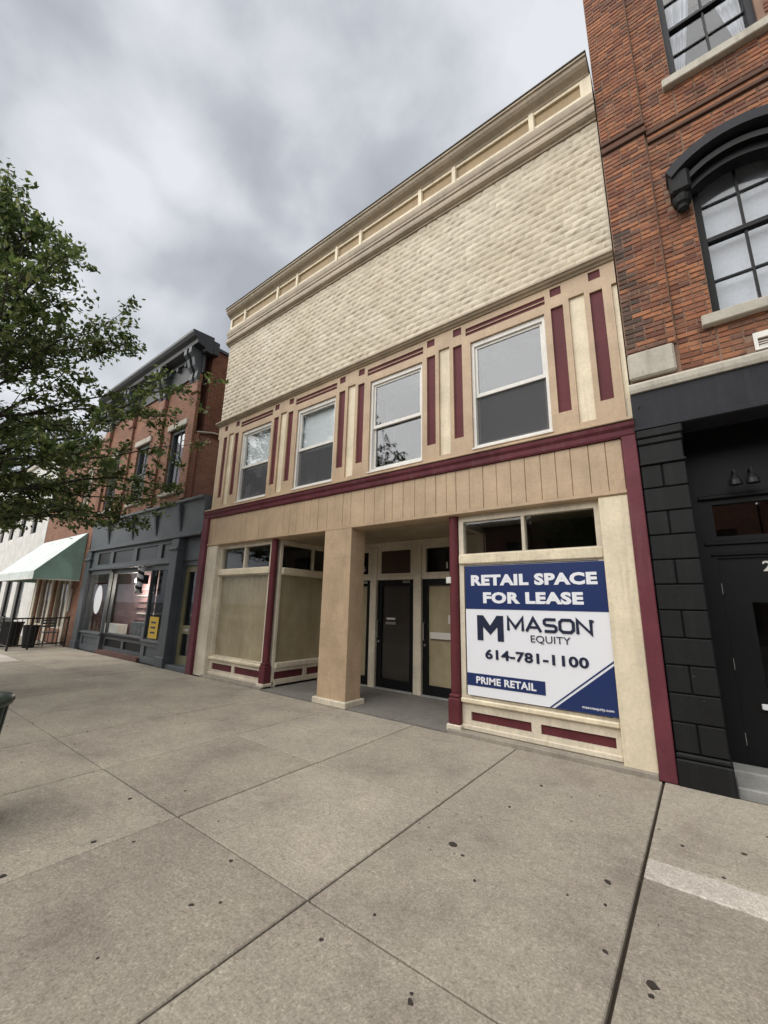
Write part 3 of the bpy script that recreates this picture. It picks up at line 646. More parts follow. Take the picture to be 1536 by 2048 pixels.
# back of the porch: three doors between posts
YB = 1.62
DW = thing  # alias kept short
back = [(-6.80, -6.42), (-5.55, -5.385), (-4.465, -4.29), (-3.40, -2.89)]
for a, c in back:
    if c-a < 0.3: box('door_post', CREAM2, B, a, c, YB-.04, YB+.12, 0.0, 2.80, 0.008)
    else: box('side_panel', CREAM2, B, a, c, YB, YB+.10, 0.0, 2.80, 0.004)
box('porch_header', CREAM2, B, -6.80, -2.89, YB-.005, YB+.12, 2.80, 2.899, 0)
box('porch_backing', DARK, B, -6.9, -2.8, YB+0.35, YB+0.40, 0.0, 2.9, 0)
NUM = {0: '16', 2: '18'}
for i, (a, c) in enumerate(((-6.42, -5.55), (-5.385, -4.465), (-4.29, -3.40))):
    box('transom_rail', CREAM2, B, a+.001, c-.001, YB-.02, YB+.10, 2.12, 2.20, 0.006)
    T = MB().plate(a+.001, c-.001, 2.201, 2.799, [(a+.09, c-.09, 2.25, 2.72)], YB, YB+.06).build('door_transom', CREAM2, B)
    if i == 1: box('pane', BROWN, T, a+.089, c-.089, YB+.02, YB+.03, 2.249, 2.721, 0)
    else:
        box('pane', GLASS, T, a+.089, c-.089, YB+.02, YB+.028, 2.249, 2.721, 0)
        text('number', NUM[i], c-.36, c-.18, 2.31, 2.43, YB+.018, STICK, T, 0.02)
    Dr = MB().plate(a+.004, c-.004, 0.02, 2.118, [(a+.12, c-.12, 0.20, 2.0)], YB+.02, YB+.065).build('door', BLACKW, B)
    box('pane', GLASS, Dr, a+.119, c-.119, YB+.035, YB+.043, 0.199, 2.001, 0)
    box('paper_covering' if i != 1 else 'dark_film', PAPER if i != 1 else paint('dark_brown_film', (0.035, 0.026, 0.02), rough=0.5), Dr, a+.10, c-.10, YB+.068, YB+.072, 0.18, 2.02, 0)
    h = MB(); h.tube([(a+.06, YB+.0, 0.98), (a+.06, YB-.045, 0.99), (a+.06, YB-.045, 1.30), (a+.06, YB+.0, 1.31)], 0.012, 6); h.build('handle', METAL, Dr)
    h = MB(); h.lathe(a+.06, YB+.008, [(0.02, 0.88), (0.02, 0.92)], 10); h.build('lock', METAL, Dr)
    box('closer', METAL, Dr, c-.26, c-.10, YB-.03, YB+.018, 2.05, 2.10, 0.006)
    box('threshold', GRANITE, Dr, a+.004, c-.004, YB-.08, YB+.06, 0.0, 0.034, 0.006)
    if i == 1:
        box('mail_slot', METAL, Dr, a+.22, a+.47, YB+.012, YB+.034, 1.235, 1.29, 0.006)
        box('sticker', STICK, Dr, a+.24, a+.45, YB+.031, YB+.0345, 1.33, 1.37, 0)
    if i == 2:
        box('sticker', STICK, Dr, c-.34, c-.20, YB+.03, YB+.0345, 1.30, 1.46, 0); box('mail_slot', STICK, Dr, a+.17, c-.20, YB+.012, YB+.034, 1.02, 1.14, 0.006)
box('intercom', STICK, B, CXR-.095, CXR-.02, 0.02, 0.045, 1.93, 2.02, 0.006)

# ================================================================== LEASE SIGN
SG = thing('lease_sign', (-1.72, 0.06, 0.49), 'blue and white retail lease sign filling the shop window', 'sign')
sx0, sx1, sz0, sz1 = -2.605, -0.838, 0.485, 2.165
box('board', SIGNW, SG, sx0, sx1, 0.064, 0.082, sz0, sz1, 0.002)
box('header_band', NAVY, SG, sx0+.002, sx1-.002, 0.0605, 0.0635, 1.585, sz1-.002, 0)
box('name_band', NAVY, SG, sx0+.002, -1.597, 0.0605, 0.0635, 0.607, 0.762, 0)
MB().extrude_y([(-1.505, sz0+.002), (sx1-.002, sz0+.002), (sx1-.002, 1.02)], 0.0605, 0.0635).build('corner_triangle', NAVY, SG)
MB().extrude_y([(-1.565, sz0+.002), (-1.54, sz0+.002), (sx1-.002, 1.05), (sx1-.002, 1.07)], 0.0605, 0.0635).build('corner_stripe', NAVY, SG)
YT = 0.0595
text('lettering', 'RETAIL SPACE', -2.515, -0.935, 1.893, 2.04, YT, SIGNW, SG, 0.052)
text('lettering', 'FOR LEASE', -2.345, -1.10, 1.66, 1.808, YT, SIGNW, SG, 0.052)
def stroke(m_, pts, wd, closed, y0, y1):
    P = [Vector((p[0], p[1])) for p in pts]; n = len(P); L = []; Rr = []
    for i in range(n):
        a = P[i-1] if (i or closed) else None; c = P[(i+1) % n] if (i < n-1 or closed) else None
        d1 = (P[i]-a).normalized() if a is not None else None; d2 = (c-P[i]).normalized() if c is not None else None
        d = (d1+d2) if (d1 is not None and d2 is not None) else (d1 if d1 is not None else d2)
        d = d.normalized() if d.length > 1e-5 else d2
        nn = Vector((-d.y, d.x)); k = 1.0
        if d1 is not None and d2 is not None: k = 1/max(0.5, nn.dot(Vector((-d1.y, d1.x))))
        L.append(P[i]+nn*wd/2*k); Rr.append(P[i]-nn*wd/2*k)
    for i in range(n if closed else n-1):
        j = (i+1) % n
        m_.extrude_y([tuple(Rr[i]), tuple(Rr[j]), tuple(L[j]), tuple(L[i])], y0, y1)
LET = {'M': ([(0, 0), (0, .96), (.5, .22), (1, .96), (1, 0)], False), 'A': ([(0, 0), (.5, .96), (1, 0)], False), 'S': ([(1, .92), (.15, .92), (0, .82), (0, .62), (.15, .52), (.85, .48), (1, .38), (1, .18), (.85, .08), (0, .08)], False),
       'O': ([(.2, .08), (.8, .08), (1, .25), (1, .75), (.8, .92), (.2, .92), (0, .75), (0, .25)], True), 'N': ([(0, 0), (0, .95), (1, .05), (1, 1)], False)}
cx = -2.015
for ch_, wl in zip('MASON', (.185, .175, .135, .15, .145)):
    pts_, cl = LET[ch_]; m_ = MB(); f_ = lambda p: (cx+p[0]*wl, 1.328+p[1]*0.165)
    stroke(m_, [f_(p) for p in pts_], 0.034, cl, YT-.004, YT+.004)
    if ch_ == 'A': m_.extrude_y([f_((.2, .22)), f_((.8, .22)), f_((.72, .40)), f_((.28, .40))], YT-.0035, YT+.004)
    m_.build('lettering', INK, SG); cx += wl+0.045
text('lettering', 'EQUITY', -1.738, -1.277, 1.187, 1.285, YT, INK, SG, -0.004)
text('lettering', '614-781-1100', -2.34, -1.10, 0.955, 1.078, YT, INK, SG, 0.03)
text('lettering', 'PRIME RETAIL', -2.475, -1.705, 0.642, 0.728, YT, SIGNW, SG, 0.03)
text('lettering', 'masonequity.com', -1.205, -0.89, 0.525, 0.56, YT, SIGNW, SG, 0.01)
text('lettering', '®', -1.04, -1.01, 1.46, 1.49, YT, INK, SG, 0.0)
lx0, lx1, lz0, lz1 = -2.442, -2.08, 1.184, 1.505; t_ = 0.082
mid = (lx0+lx1)/2
MB().extrude_y([(lx0, lz0), (lx0+t_, lz0), (lx0+t_, lz1-0.145), (mid, lz0+0.075), (lx1-t_, lz1-0.145), (lx1-t_, lz0), (lx1, lz0), (lx1, lz1), (lx1-t_-.005, lz1), (mid, lz0+0.19), (lx0+t_+.005, lz1), (lx0, lz1)], 0.0575, 0.0635).build('logo', INK, SG)

# ================================================================== RIGHT-HAND BRICK BUILDING
RB = thing('brick_building', (1.5, 0.1, 0), 'tall orange brick building with black ground floor and arched window', 'building')
X0 = -0.377
UWX0, UWX1 = 0.47, 1.30
bw = MB()
AW = (0.47, 1.29, 4.80, 6.90); UW = (0.47, 1.33, 8.30, 10.7)
bw.plate(X0, 4.5, 4.09, 14.2, [AW, UW], 0.045, 0.33)
bw.build('wall', MORTAR, RB)
box('rear_wall', MORTAR, RB, X0+.02, 4.5, 1.6, 9, 0, 14.1, 0)
box('side_wall', FBRICK, RB, X0+.001, X0+.25, 0.331, 1.6, 3.6, 14.1, 0)
box('pilaster_core', MORTAR, RB, X0, 0.115, 0.0, 0.044, 4.60, 14.15, 0)
def brick_mesh(wd, seed, dep=0.02):
    rg = random.Random(seed); h = 0.055
    m_ = MB(); m_.box(-wd/2, wd/2, -0.011, dep, 0, h, 0.006)
    me = bpy.data.meshes.new('brick')
    me.from_pydata([(x+rg.uniform(-.0025, .0025), y+(rg.uniform(-.003, .003) if y < 0 else 0), z+rg.uniform(-.002, .002)) for x, y, z in m_.v], [], m_.f)
    me.materials.append(BRICK); me.update(); return me
BL = 0.203; BH = 0.0645
bmesh_full = [brick_mesh(BL-0.011, k) for k in range(8)]
bricks = []
def lay(x0, x1, y, zlo, zhi, skip=lambda x, z, wd: False):
    r = 0; z = zlo
    while z < zhi-BH*0.8:
        x = x0+0.003; first = True
        header = (r % 7 == 3)
        while x < x1-0.03:
            L = BL/2 if header else BL
            wd = L/2 if (first and r % 2 and not header) else L
            wd = min(wd, x1-x) if x1-x-wd > 0.04 else x1-x
            if not skip(x+wd/2, z+BH/2, wd): bricks.append((x+wd/2, y, z+0.006, wd))
            x += wd; first = False
        z += BH; r += 1
def skip_pil(x, z, wd): return 7.66 < z < 7.86
def skip_wall(x, z, wd):
    if 7.48 < z < 7.70: return True
    for (a, c, d, e_) in (AW, UW):
        if x+wd/2 > a+0.0 and x-wd/2 < c and d-0.13 < z < e_+0.02: return True
    if 0.28 < x < 1.5 and 6.30 < z < 7.0: return (x < 0.47 or z > 6.7) and z < 6.70+0.22*max(0, 1-((x-.88)/.62)**2)
    if 0.70 < x < 1.05 and 4.20 < z < 4.46: return True
    return False
lay(X0, 0.115, 0.0, 4.605, 11.6, skip_pil)
lay(0.117, 0.468, 0.045, 4.245, 11.6, skip_wall); lay(0.472, 1.9, 0.045, 4.245, 11.6, skip_wall)
bricks.sort(key=lambda q: (q[0]-0.3)**2*0.5+(q[2]-5.2)**2)
rest = MB(); sol = 0
for (x, y, z, wd) in bricks:
    me = bmesh_full[random.randrange(8)]; sx = (wd-0.011)/(BL-0.011)
    jx, jz = random.uniform(-.002, .002), random.uniform(-.002, .002)
    if sol < 300:
        o = piece('brick', me, (x+jx, y+random.uniform(-.004, .004), z+jz), RB); o.scale.x = sx; sol += 1
        if x < -0.22 and z < 6.3 and random.random() < 0.85: o.material_slots[0].link = 'OBJECT'; o.material_slots[0].material = SOOT
    else:
        n = len(rest.v); yy = y+random.uniform(-.002, .002)
        rest.v += [(x+jx+v.co.x*sx, yy+v.co.y, z+jz+v.co.z) for v in me.vertices]
        for p in me.polygons: rest.f.append(tuple(n+i for i in p.vertices)); rest.mi.append(0)
o = rest.build('upper_brickwork', BRICK, RB); o['kind'] = 'stuff'
# belt course of dark-lined brick
for (a, c, y, za) in ((X0, 0.135, -0.012, 7.665), (0.137, 2.2, 0.033, 7.495)):
    box('belt_course', paint('sooty_brick', (0.10, 0.052, 0.035), rough=0.9, grime=0.5) if 'sooty_brick' not in MATS else MATS['sooty_brick'], RB, a, c, y-.028, y+.06, za, za+.05, 0.004)
    box('belt_course', BRICK, RB, a, c, y-.012, y+.06, za+.052, za+.115, 0.004)
    box('belt_course', MATS['sooty_brick'], RB, a, c, y-.04, y+.06, za+.117, za+.175, 0.004)
# stone block, ledge, fascia
st = MB().box(X0, 0.085, -0.02, 0.10, 4.262, 4.60, 0.02).build('stone_block', STONE, RB)
MB().extrude_x([(0.3, 4.06), (-0.075, 4.062), (-0.085, 4.10), (-0.085, 4.155), (-0.03, 4.20), (0.3, 4.24)], X0-.012, 4.5).build('stone_ledge', STONE, RB)
box('fascia', CHAR, RB, X0-.012, 4.5, -0.05, 0.30, 3.60, 4.058, 0.006)
box('fascia_bead', CHAR, RB, X0-.014, 4.5, -0.066, -0.049, 3.605, 3.655, 0.006)
b = MB(); b.lathe(X0+.06, -0.052, [(0.012, 3.88), (0.012, 3.90)], 8); b.build('bolt', IRON, RB)
# rusticated pier
zs = [3.184, 2.917, 2.655, 2.397, 2.135, 1.879, 1.619, 1.349, 1.088, .824, .56, .292]
PX0, PX1 = -0.372, 0.035
box('pier_core', BLACKW, RB, PX0+.01, PX1-.01, -0.01, 0.30, 0.0, 3.60, 0)
for i in range(len(zs)-1):
    zb, zt = zs[i+1]+.004, zs[i]-.004
    if i % 2 == 0:
        mid = -0.178
        box('quoin_block', BLACK, RB, PX0, mid-.003, -0.042, 0.02, zb, zt, 0.010); box('quoin_block', BLACK, RB, mid+.003, PX1, -0.042, 0.30, zb, zt, 0.010)
    else: box('quoin_block', BLACK, RB, PX0, PX1, -0.042, 0.30, zb, zt, 0.010)
box('pier_base', BLACK, RB, PX0-.004, PX1+.018, -0.07, 0.32, -0.02, 0.235, 0.012)
box('pier_base_cap', BLACK, RB, PX0-.004, PX1+.012, -0.06, 0.31, 0.238, 0.288, 0.015)
box('pier_capital', BLACK, RB, PX0, PX1-.004, -0.04, 0.30, 3.19, 3.42, 0.008)
box('pier_capital', BLACK, RB, PX0-.004, PX1+.012, -0.065, 0.31, 3.185, 3.215, 0.008); box('pier_capital', BLACK, RB, PX0-.004, PX1+.004, -0.055, 0.31, 3.425, 3.50, 0.012); box('pier_capital', BLACK, RB, PX0-.006, PX1+.016, -0.07, 0.32, 3.502, 3.597, 0.012)
# recessed black entrance
YD = 0.62
box('entrance_ceiling', BLACKW, RB, 0.035, 4.4, 0.30, 1.5, 3.585, 3.65, 0)
box('step', GRANITE, RB, 0.055, 4.4, 0.02, 0.36, -0.03, 0.075, 0.012); box('step', GRANITE, RB, 0.040, 4.4, 0.36, 1.2, -0.03, 0.125, 0.012)
FR = MB().plate(0.037, 4.4, 0.126, 3.585, [(0.215, 2.3, 2.435, 2.80), (0.19, 1.35, 0.13, 2.19)], YD, YD+.12).build('entrance_frame', BLACKW, RB)
box('cornice_strip', BLACKW, FR, 0.10, 4.4, YD-.05, YD-.001, 2.86, 2.90, 0.008); box('cornice_strip', BLACKW, FR, 0.10, 4.4, YD-.03, YD-.001, 2.34, 2.375, 0.006); box('cornice_strip', BLACKW, FR, 0.14, 4.4, YD-.025, YD-.001, 2.22, 2.245, 0.006)
box('transom_pane', GLASSC, FR, 0.214, 2.301, YD+.05, YD+.058, 2.434, 2.801, 0)
box('interior', DARK, FR, 0.05, 4.3, YD+.9, YD+.95, 0.1, 3.5, 0)
DR = MB().plate(0.192, 1.348, 0.132, 2.188, [(0.42, 1.12, 0.42, 1.72)], YD+.02, YD+.07).build('door', BLACKW, RB)
box('pane', GLASS, DR, 0.419, 1.121, YD+.04, YD+.048, 0.419, 1.721, 0)
box('push_bar', SIGNW, DR, 0.355, 1.18, YD-.03, YD-.005, 0.665, 0.72, 0.006)
for z in (0.30, 1.02, 1.80): box('hinge', METAL, DR, 0.178, 0.196, YD+.004, YD+.019, z, z+.12, 0.004)
box('letter_plate', METAL, FR, 0.35, 1.3, YD-.012, YD-.001, 0.14, 0.16, 0.003)
text('number', '20', 0.555, 0.715, 2.04, 2.15, YD+.019, STICK, DR, 0.02)
for x in (0.44, 0.58):
    l = MB(); l.lathe(x, 0.40, [(0.02, 3.06), (0.055, 3.0), (0.06, 2.95)], 12); l.tube([(x, 0.40, 3.05), (x, 0.42, 3.12), (x, YD, 3.14)], 0.012, 6); l.build('spot_lamp', IRON, RB)
# arched window with hood
def seg_arch(x0, x1, zs_, rise, k=14):
    c = (x0+x1)/2; h = (x1-x0)/2; r = (h*h+rise*rise)/(2*rise); cz = zs_+rise-r
    a0 = math.asin(h/r)
    return [(c+r*math.sin(a), cz+r*math.cos(a)) for a in [-a0+2*a0*i/k for i in range(k+1)]]
W = MB().plate(AW[0]+.001, AW[1]-.001, AW[2], 6.899, [(AW[0]+.07, AW[1]-.07, AW[2]+.05, 6.82)], 0.10, 0.26).build('arched_window', BLACK, RB)
gx0, gx1 = AW[0]+.07, AW[1]-.07; gm = (gx0+gx1)/2
box('meeting_rail', BLACKW, W, gx0+.001, gx1-.001, 0.12, 0.20, 5.79, 5.85, 0.004)
for z in (5.285, 6.31): box('muntin', BLACKW, W, gx0+.001, gx1-.001, 0.145, 0.185, z-.011, z+.011, 0)
box('muntin', BLACKW, W, gm-.012, gm+.012, 0.143, 0.187, AW[2]+.051, 5.79, 0); box('muntin', BLACKW, W, gm-.012, gm+.012, 0.143, 0.187, 5.85, 6.819, 0)
zr = [AW[2]+.05, 5.285, 5.82, 6.31, 6.82]
for i in range(4):
    for (a, c) in ((gx0, gm), (gm, gx1)): box('pane', GLASSM, W, a+.002, c-.002, 0.160, 0.166, zr[i]+.002, zr[i+1]-.002, 0)
box('curtain', CURT, W, gx0-.02, gx1+.02, 0.27, 0.275, AW[2], 6.88, 0)
box('stone_sill', STONE, RB, 0.36, 1.46, -0.05, 0.14, 4.665, 4.79, 0.01)
outer = seg_arch(0.27, 1.49, 6.68, 0.26); inner = seg_arch(0.46, 1.30, 6.45, 0.15)
def hood(name, o_, i_, y0, y1):
    m_ = MB(); k = len(o_)
    for q in range(k-1):
        a, b_, c, d = o_[q], o_[q+1], i_[q+1], i_[q]
        m_.quad((d[0], y0, d[1]), (c[0], y0, c[1]), (b_[0], y0, b_[1]), (a[0], y0, a[1]))
        m_.quad((a[0], y0, a[1]), (b_[0], y0, b_[1]), (b_[0], y1, b_[1]), (a[0], y1, a[1]))
        m_.quad((d[0], y1, d[1]), (c[0], y1, c[1]), (c[0], y0, c[1]), (d[0], y0, d[1]))
    for q in (0, k-1): m_.quad((o_[q][0], y0, o_[q][1]), (o_[q][0], y1, o_[q][1]), (i_[q][0], y1, i_[q][1]), (i_[q][0], y0, i_[q][1]))
    return m_
HD = hood('h', outer, inner, -0.045, 0.12).build('window_hood', BLACKW, RB)
hood('h', seg_arch(0.25, 1.51, 6.71, 0.27), seg_arch(0.30, 1.46, 6.605, 0.25), -0.20, 0.10).build('hood_rim', CHAR, HD)
hood('h', seg_arch(0.40, 1.36, 6.575, 0.20), seg_arch(0.43, 1.33, 6.52, 0.18), -0.12, 0.12).build('hood_roll', BLACKW, HD)
for xc in (0.37, 1.39):
    m_ = MB(); m_.box(xc-.10, xc+.10, -0.17, 0.06, 6.40, 6.70, 0.03); m_.build('hood_stop', BLACK, HD)
    m_ = MB(); m_.lathe(xc, -0.05, [(0.02, 6.20), (0.055, 6.23), (0.06, 6.27), (0.085, 6.30), (0.095, 6.35), (0.09, 6.42)], 14); m_.build('hood_pendant', BLACK, HD)
# upper window
W = MB().plate(UW[0]+.001, UW[1]-.001, UW[2], UW[3], [(UW[0]+.07, UW[1]-.07, UW[2]+.06, UW[3]-.06)], 0.09, 0.26).build('upper_window', CHAR, RB)
gx0, gx1 = UW[0]+.07, UW[1]-.07; gm = (gx0+gx1)/2
box('meeting_rail', BLACKW, W, gx0+.001, gx1-.001, 0.12, 0.20, 9.22, 9.27, 0.004)
for z in (8.80, 9.75): box('muntin', BLACKW, W, gx0+.001, gx1-.001, 0.145, 0.185, z-.010, z+.010, 0)
box('muntin', BLACKW, W, gm-.011, gm+.011, 0.143, 0.187, UW[2]+.061, 9.22, 0); box('muntin', BLACKW, W, gm-.011, gm+.011, 0.143, 0.187, 9.27, UW[3]-.061, 0)
zr = [UW[2]+.06, 8.80, 9.245, 9.75, UW[3]-.06]
for i in range(4):
    for (a, c) in ((gx0, gm), (gm, gx1)): box('pane', GLASSM, W, a+.002, c-.002, 0.160, 0.166, zr[i]+.002, zr[i+1]-.002, 0)
def curtain(x0, x1, xm, z0, z1, par):
    m_ = MB(); k = 14
    for i in range(k):
        u0, u1 = i/k, (i+1)/k
        f = lambda u: 0.27+0.02*math.sin(u*25)
        m_.quad((x0+(xm-x0)*u0, f(u0), z0), (x0+(xm-x0)*u1, f(u1), z0), (x0+(x1-x0)*u1, f(u1), z1), (x0+(x1-x0)*u0, f(u0), z1))
    m_.build('curtain', CURT, par, smooth=True)
curtain(gx0, gx0+.30, gx0+.06, 8.3, 9.9, W); curtain(gx1, gx1-.30, gx1-.06, 8.3, 9.9, W)
box('interior', DARK, W, 0.3, 1.5, 1.1, 1.15, 8.2, 10.8, 0)
box('stone_sill', STONE, RB, 0.37, 1.48, -0.05, 0.14, 8.16, 8.285, 0.01)
V = MB().plate(0.745, 1.02, 4.245, 4.44, [(0.775, 0.99, 4.275, 4.375)], 0.015, 0.10).build('vent', WHITE, RB)
box('vent_grille', DARK, V, 0.776, 0.989, 0.06, 0.09, 4.276, 4.374, 0)
for z in (4.29, 4.315, 4.34): box('louvre', WHITE, V, 0.778, 0.987, 0.035, 0.055, z, z+.008, 0)

# ================================================================== LEFT: GREY SHOPFRONT BUILDING
LB = thing('brick_building', (-13.8, 0.1, 0), 'red brick building with slate grey shopfront and bracketed cornice', 'building')
LX0, LX1 = -17.25, -10.66
lw = [(-12.15, -11.25, 4.62, 6.55), (-14.4, -13.5, 4.62, 6.55), (-16.65, -15.75, 4.62, 6.55)]
MB().plate(LX0, LX1, 4.22, 8.95, lw, 0.0, 0.22, False).build('wall', FBRICK3, LB)
MB().box(LX0, LX1, 0.24, 14, 4.0, 8.9).build('side_wall', FBRICK, LB)
MB().quad((LX1+.002, 0.0, 4.1), (LX1+.002, 14, 4.1), (LX1+.002, 14, 6.35), (LX1+.002, 0.0, 6.15)).build('painted_side_wall', FBRICK2, LB)
MB().tube([(LX1+.03, 0.03, 6.2), (LX1+.03, 0.5, 6.33), (LX1+.03, 1.3, 6.36)], 0.03, 6).build('flashing_line', STONE, LB)
MB().tube([(LX1+.04, 0.07, 4.2), (LX1+.04, 0.07, 6.2)], 0.045, 8).build('drain_pipe', paint('rusty_pipe', (0.16, 0.055, 0.03), rough=0.7), LB)
for (a, c, d, e_) in lw:
    Wd = MB().plate(a+.001, c-.001, d+.001, e_-.001, [(a+.08, c-.08, d+.08, e_-.10)], 0.06, 0.2).build('window', GREYL, LB)
    box('pane', GLASSC, Wd, a+.079, c-.079, 0.12, 0.128, d+.079, e_-.099, 0)
    box('meeting_rail', GREYL, Wd, a+.08, c-.08, 0.09, 0.115, (d+e_)/2-.025, (d+e_)/2+.025, 0.004)
    box('muntin', GREYL, Wd, (a+c)/2-.015, (a+c)/2+.015, 0.1, 0.118, d+.08, e_-.10, 0)
    box('lintel', STONE, Wd, a-.12, c+.12, -0.06, 0.05, e_, e_+.20, 0.02); box('sill', STONE, Wd, a-.12, c+.12, -0.08, 0.05, d-.12, d, 0.02)
for x in (-10.86, -12.8, -15.05, -17.05):   # corbelled strips between the bays
    box('brick_strip', FBRICK3, LB, x-.16, x+.16, -0.07, 0.01, 4.3, 8.0, 0); box('corbel', FBRICK2, LB, x-.20, x+.20, -0.12, 0.0, 7.4, 7.75, 0.02)
CN = MB().extrude_x([(0.10, 8.58), (-0.10, 8.60), (-0.12, 8.68), (-0.36, 8.74), (-0.38, 8.84), (-0.48, 8.90), (-0.53, 8.98), (-0.53, 9.06), (0.10, 9.12)], LX0-.1, -10.45).build('cornice', DKGREY, LB)
box('cornice_frieze', DKGREY, CN, LX0, LX1+.03, -0.05, 0.02, 8.0, 8.58, 0.01)
box('cornice_return', DKGREY, CN, LX1+.002, LX1+.20, 0.101, 0.30, 8.62, 9.05, 0.02)
def bracket(x):
    MB().extrude_x([(-0.05, 7.75), (-0.10, 7.72), (-0.16, 7.85), (-0.14, 8.05), (-0.24, 8.20), (-0.30, 8.42), (-0.40, 8.52), (-0.40, 8.70), (-0.05, 8.68)], x-.07, x+.07).build('bracket', GREY, CN)
for x in (-10.78, -11.05, -12.65, -12.95, -14.9, -15.2, -16.9, -17.15): bracket(x)
for i in range(11):
    x = -11.5-0.48*i; box('dentil', GREY, CN, x-.05, x+.05, -0.16, -0.04, 8.44, 8.58, 0.01)
box('roof_edge', GREY, LB, LX1-.05, LX1+.06, 0.31, 14, 8.9, 9.0, 0.01)
# signboard and shopfront
MB().extrude_x([(0.3, 3.27), (-0.02, 3.27), (-0.06, 4.12), (-0.13, 4.16), (-0.13, 4.22), (0.3, 4.25)], LX0+.25, -9.60).build('signboard', GREYL, LB)
for x in (-15.42, -13.62, -12.08, -10.72):
    m_ = MB(); m_.extrude_x([(-0.01, 3.42), (-0.045, 3.40), (-0.17, 4.10), (-0.05, 4.10)], x-.05, x+.05); m_.build('bracket', GREY, LB)
box('string_course', GREY, LB, LX0+.25, -9.60, -0.07, 0.1, 3.22, 3.30, 0.01)
for (a, c) in ((-11.05, -10.67), (-17.2, -16.75)):
    P = MB().box(a, c, -0.05, 0.30, 0, 3.21, 0.015).build('pilaster', GREY, LB)
    box('pilaster_cap', GREYL, P, a-.04, c+.04, -0.10, 0.31, 2.90, 2.98, 0.02); box('pilaster_base', GREY, P, a-.03, c+.03, -0.08, 0.31, 0.0, 0.25, 0.015)
# transom band with four dark lights
th = [(-16.25, -15.25, 2.74, 3.12), (-15.0, -13.55, 2.74, 3.12), (-13.28, -11.95, 2.74, 3.12), (-11.72, -11.2, 2.74, 3.12)]
TB = MB().plate(-16.75, -11.05, 2.56, 3.22, th, 0.03, 0.12).build('transom_band', GREYL, LB)
for h in th: box('light', plain('frosted_dark_glass', (0.022, 0.022, 0.022), 0.35) if 'frosted_dark_glass' not in MATS else MATS['frosted_dark_glass'], TB, h[0]+.001, h[1]-.001, 0.07, 0.1, h[2]+.001, h[3]-.001, 0)
box('transom_sill', GREY, TB, -16.75, -11.05, -0.03, 0.029, 2.56, 2.64, 0.01)
box('soffit', GREY, LB, -16.75, -11.05, 0.13, 1.9, 2.56, 2.62, 0)
# display windows left and right of a recessed entrance
def gbulk(a, c):
    D = MB().plate(a, c, 0.0, 2.555, [(a+.07, c-.07, 0.60, 2.42), (a+.2, c-.2, 0.17, 0.42)], 0.05, 0.14).build('display_window', GREYL, LB)
    box('pane', GLASS, D, a+.069, c-.069, 0.09, 0.098, 0.599, 2.421, 0); box('sill', GREYL, D, a, c, 0.0, 0.049, 0.52, 0.58, 0.01)
    box('bulkhead_panel', GREY, D, a+.2, c-.2, 0.09, 0.12, 0.17, 0.42, 0.0)
    return D
D1 = gbulk(-16.75, -15.08); D2 = gbulk(-12.2, -11.05)
D3 = MB().plate(-15.08, -12.2, 0.10, 2.555, [(-15.04, -12.27, 0.60, 2.42), (-14.95, -13.75, 0.20, 0.42), (-13.6, -12.35, 0.20, 0.42)], 0.16, 0.25).build('display_window', GREY, LB)
box('pane', GLASS, D3, -15.041, -12.269, 0.19, 0.198, 0.599, 2.421, 0); box('sill', BLACKW, D3, -15.08, -12.2, 0.08, 0.159, 0.52, 0.58, 0.01)
for (a, c) in ((-14.95, -13.75), (-13.6, -12.35)): box('bulkhead_panel', BLACKW, D3, a+.001, c-.001, 0.20, 0.23, 0.201, 0.419, 0)
box('brick_threshold', paint('red_brick_paving', (0.12, 0.06, 0.048), rough=0.9), LB, -15.08, -12.2, -0.02, 0.26, -0.03, 0.099, 0)
box('back_wall', PURPLE, LB, -16.7, -12.2, 0.95, 1.05, 0.0, 2.555, 0); box('back_wall', DARK, LB, -12.1, -10.7, 1.3, 1.4, 0.0, 2.555, 0)
box('partition', GREY, LB, -12.19, -12.1, 0.27, 1.6, 0.0, 2.555, 0)
box('display_floor', GREY, LB, -16.7, -12.2, 0.26, 0.95, 0.45, 0.50, 0)
box('display_cabinet', WHITE, LB, -16.4, -15.2, 0.55, 0.85, 0.50, 0.82, 0.01); box('display_cabinet', GREYL, LB, -14.2, -12.9, 0.55, 0.85, 0.50, 0.95, 0.01)
for k in range(7): box('wall_board', STICK if k % 3 == 1 else PURPLE, LB, -15.0+0.2*(k % 2), -12.4-0.15*(k % 3), 0.90, 0.948, 0.98+0.19*k, 1.0+0.19*k+0.02*(k % 2), 0)
box('picture_frame', SIGNW, LB, -13.55, -13.3, 0.91, 0.945, 1.45, 1.62, 0.005)
# infill bay with the olive door
box('infill_fascia', GREY, LB, -10.66, -9.58, 0.12, 0.30, 2.62, 3.22, 0.006)
MB().plate(-10.66, -9.58, 0.0, 2.62, [(-10.58, -9.86, 0.10, 2.50)], 0.16, 0.26).build('door_frame', GREYL, LB)
DO = MB().plate(-10.578, -9.862, 0.102, 2.498, [(-10.44, -10.0, 1.02, 2.34), (-10.44, -10.0, 0.30, 0.82)], 0.20, 0.25).build('door', OLIVE, LB)
box('pane', GLASSM, DO, -10.441, -9.999, 0.22, 0.228, 1.019, 2.341, 0); box('pane', GLASSM, DO, -10.441, -9.999, 0.22, 0.228, 0.299, 0.821, 0)
box('mail_slot', METAL, DO, -10.34, -10.1, 0.188, 0.2, 0.88, 0.94, 0.004); box('step', GREYL, LB, -10.66, -9.58, -0.02, 0.16, -0.02, 0.095, 0.006)
box('infill_wall', DARK, LB, -10.66, -9.58, 0.6, 0.7, 0, 4.2, 0); box('infill_roof', GREY, LB, -10.66, -9.58, 0.30, 14, 4.12, 4.2, 0)
LBX = LB
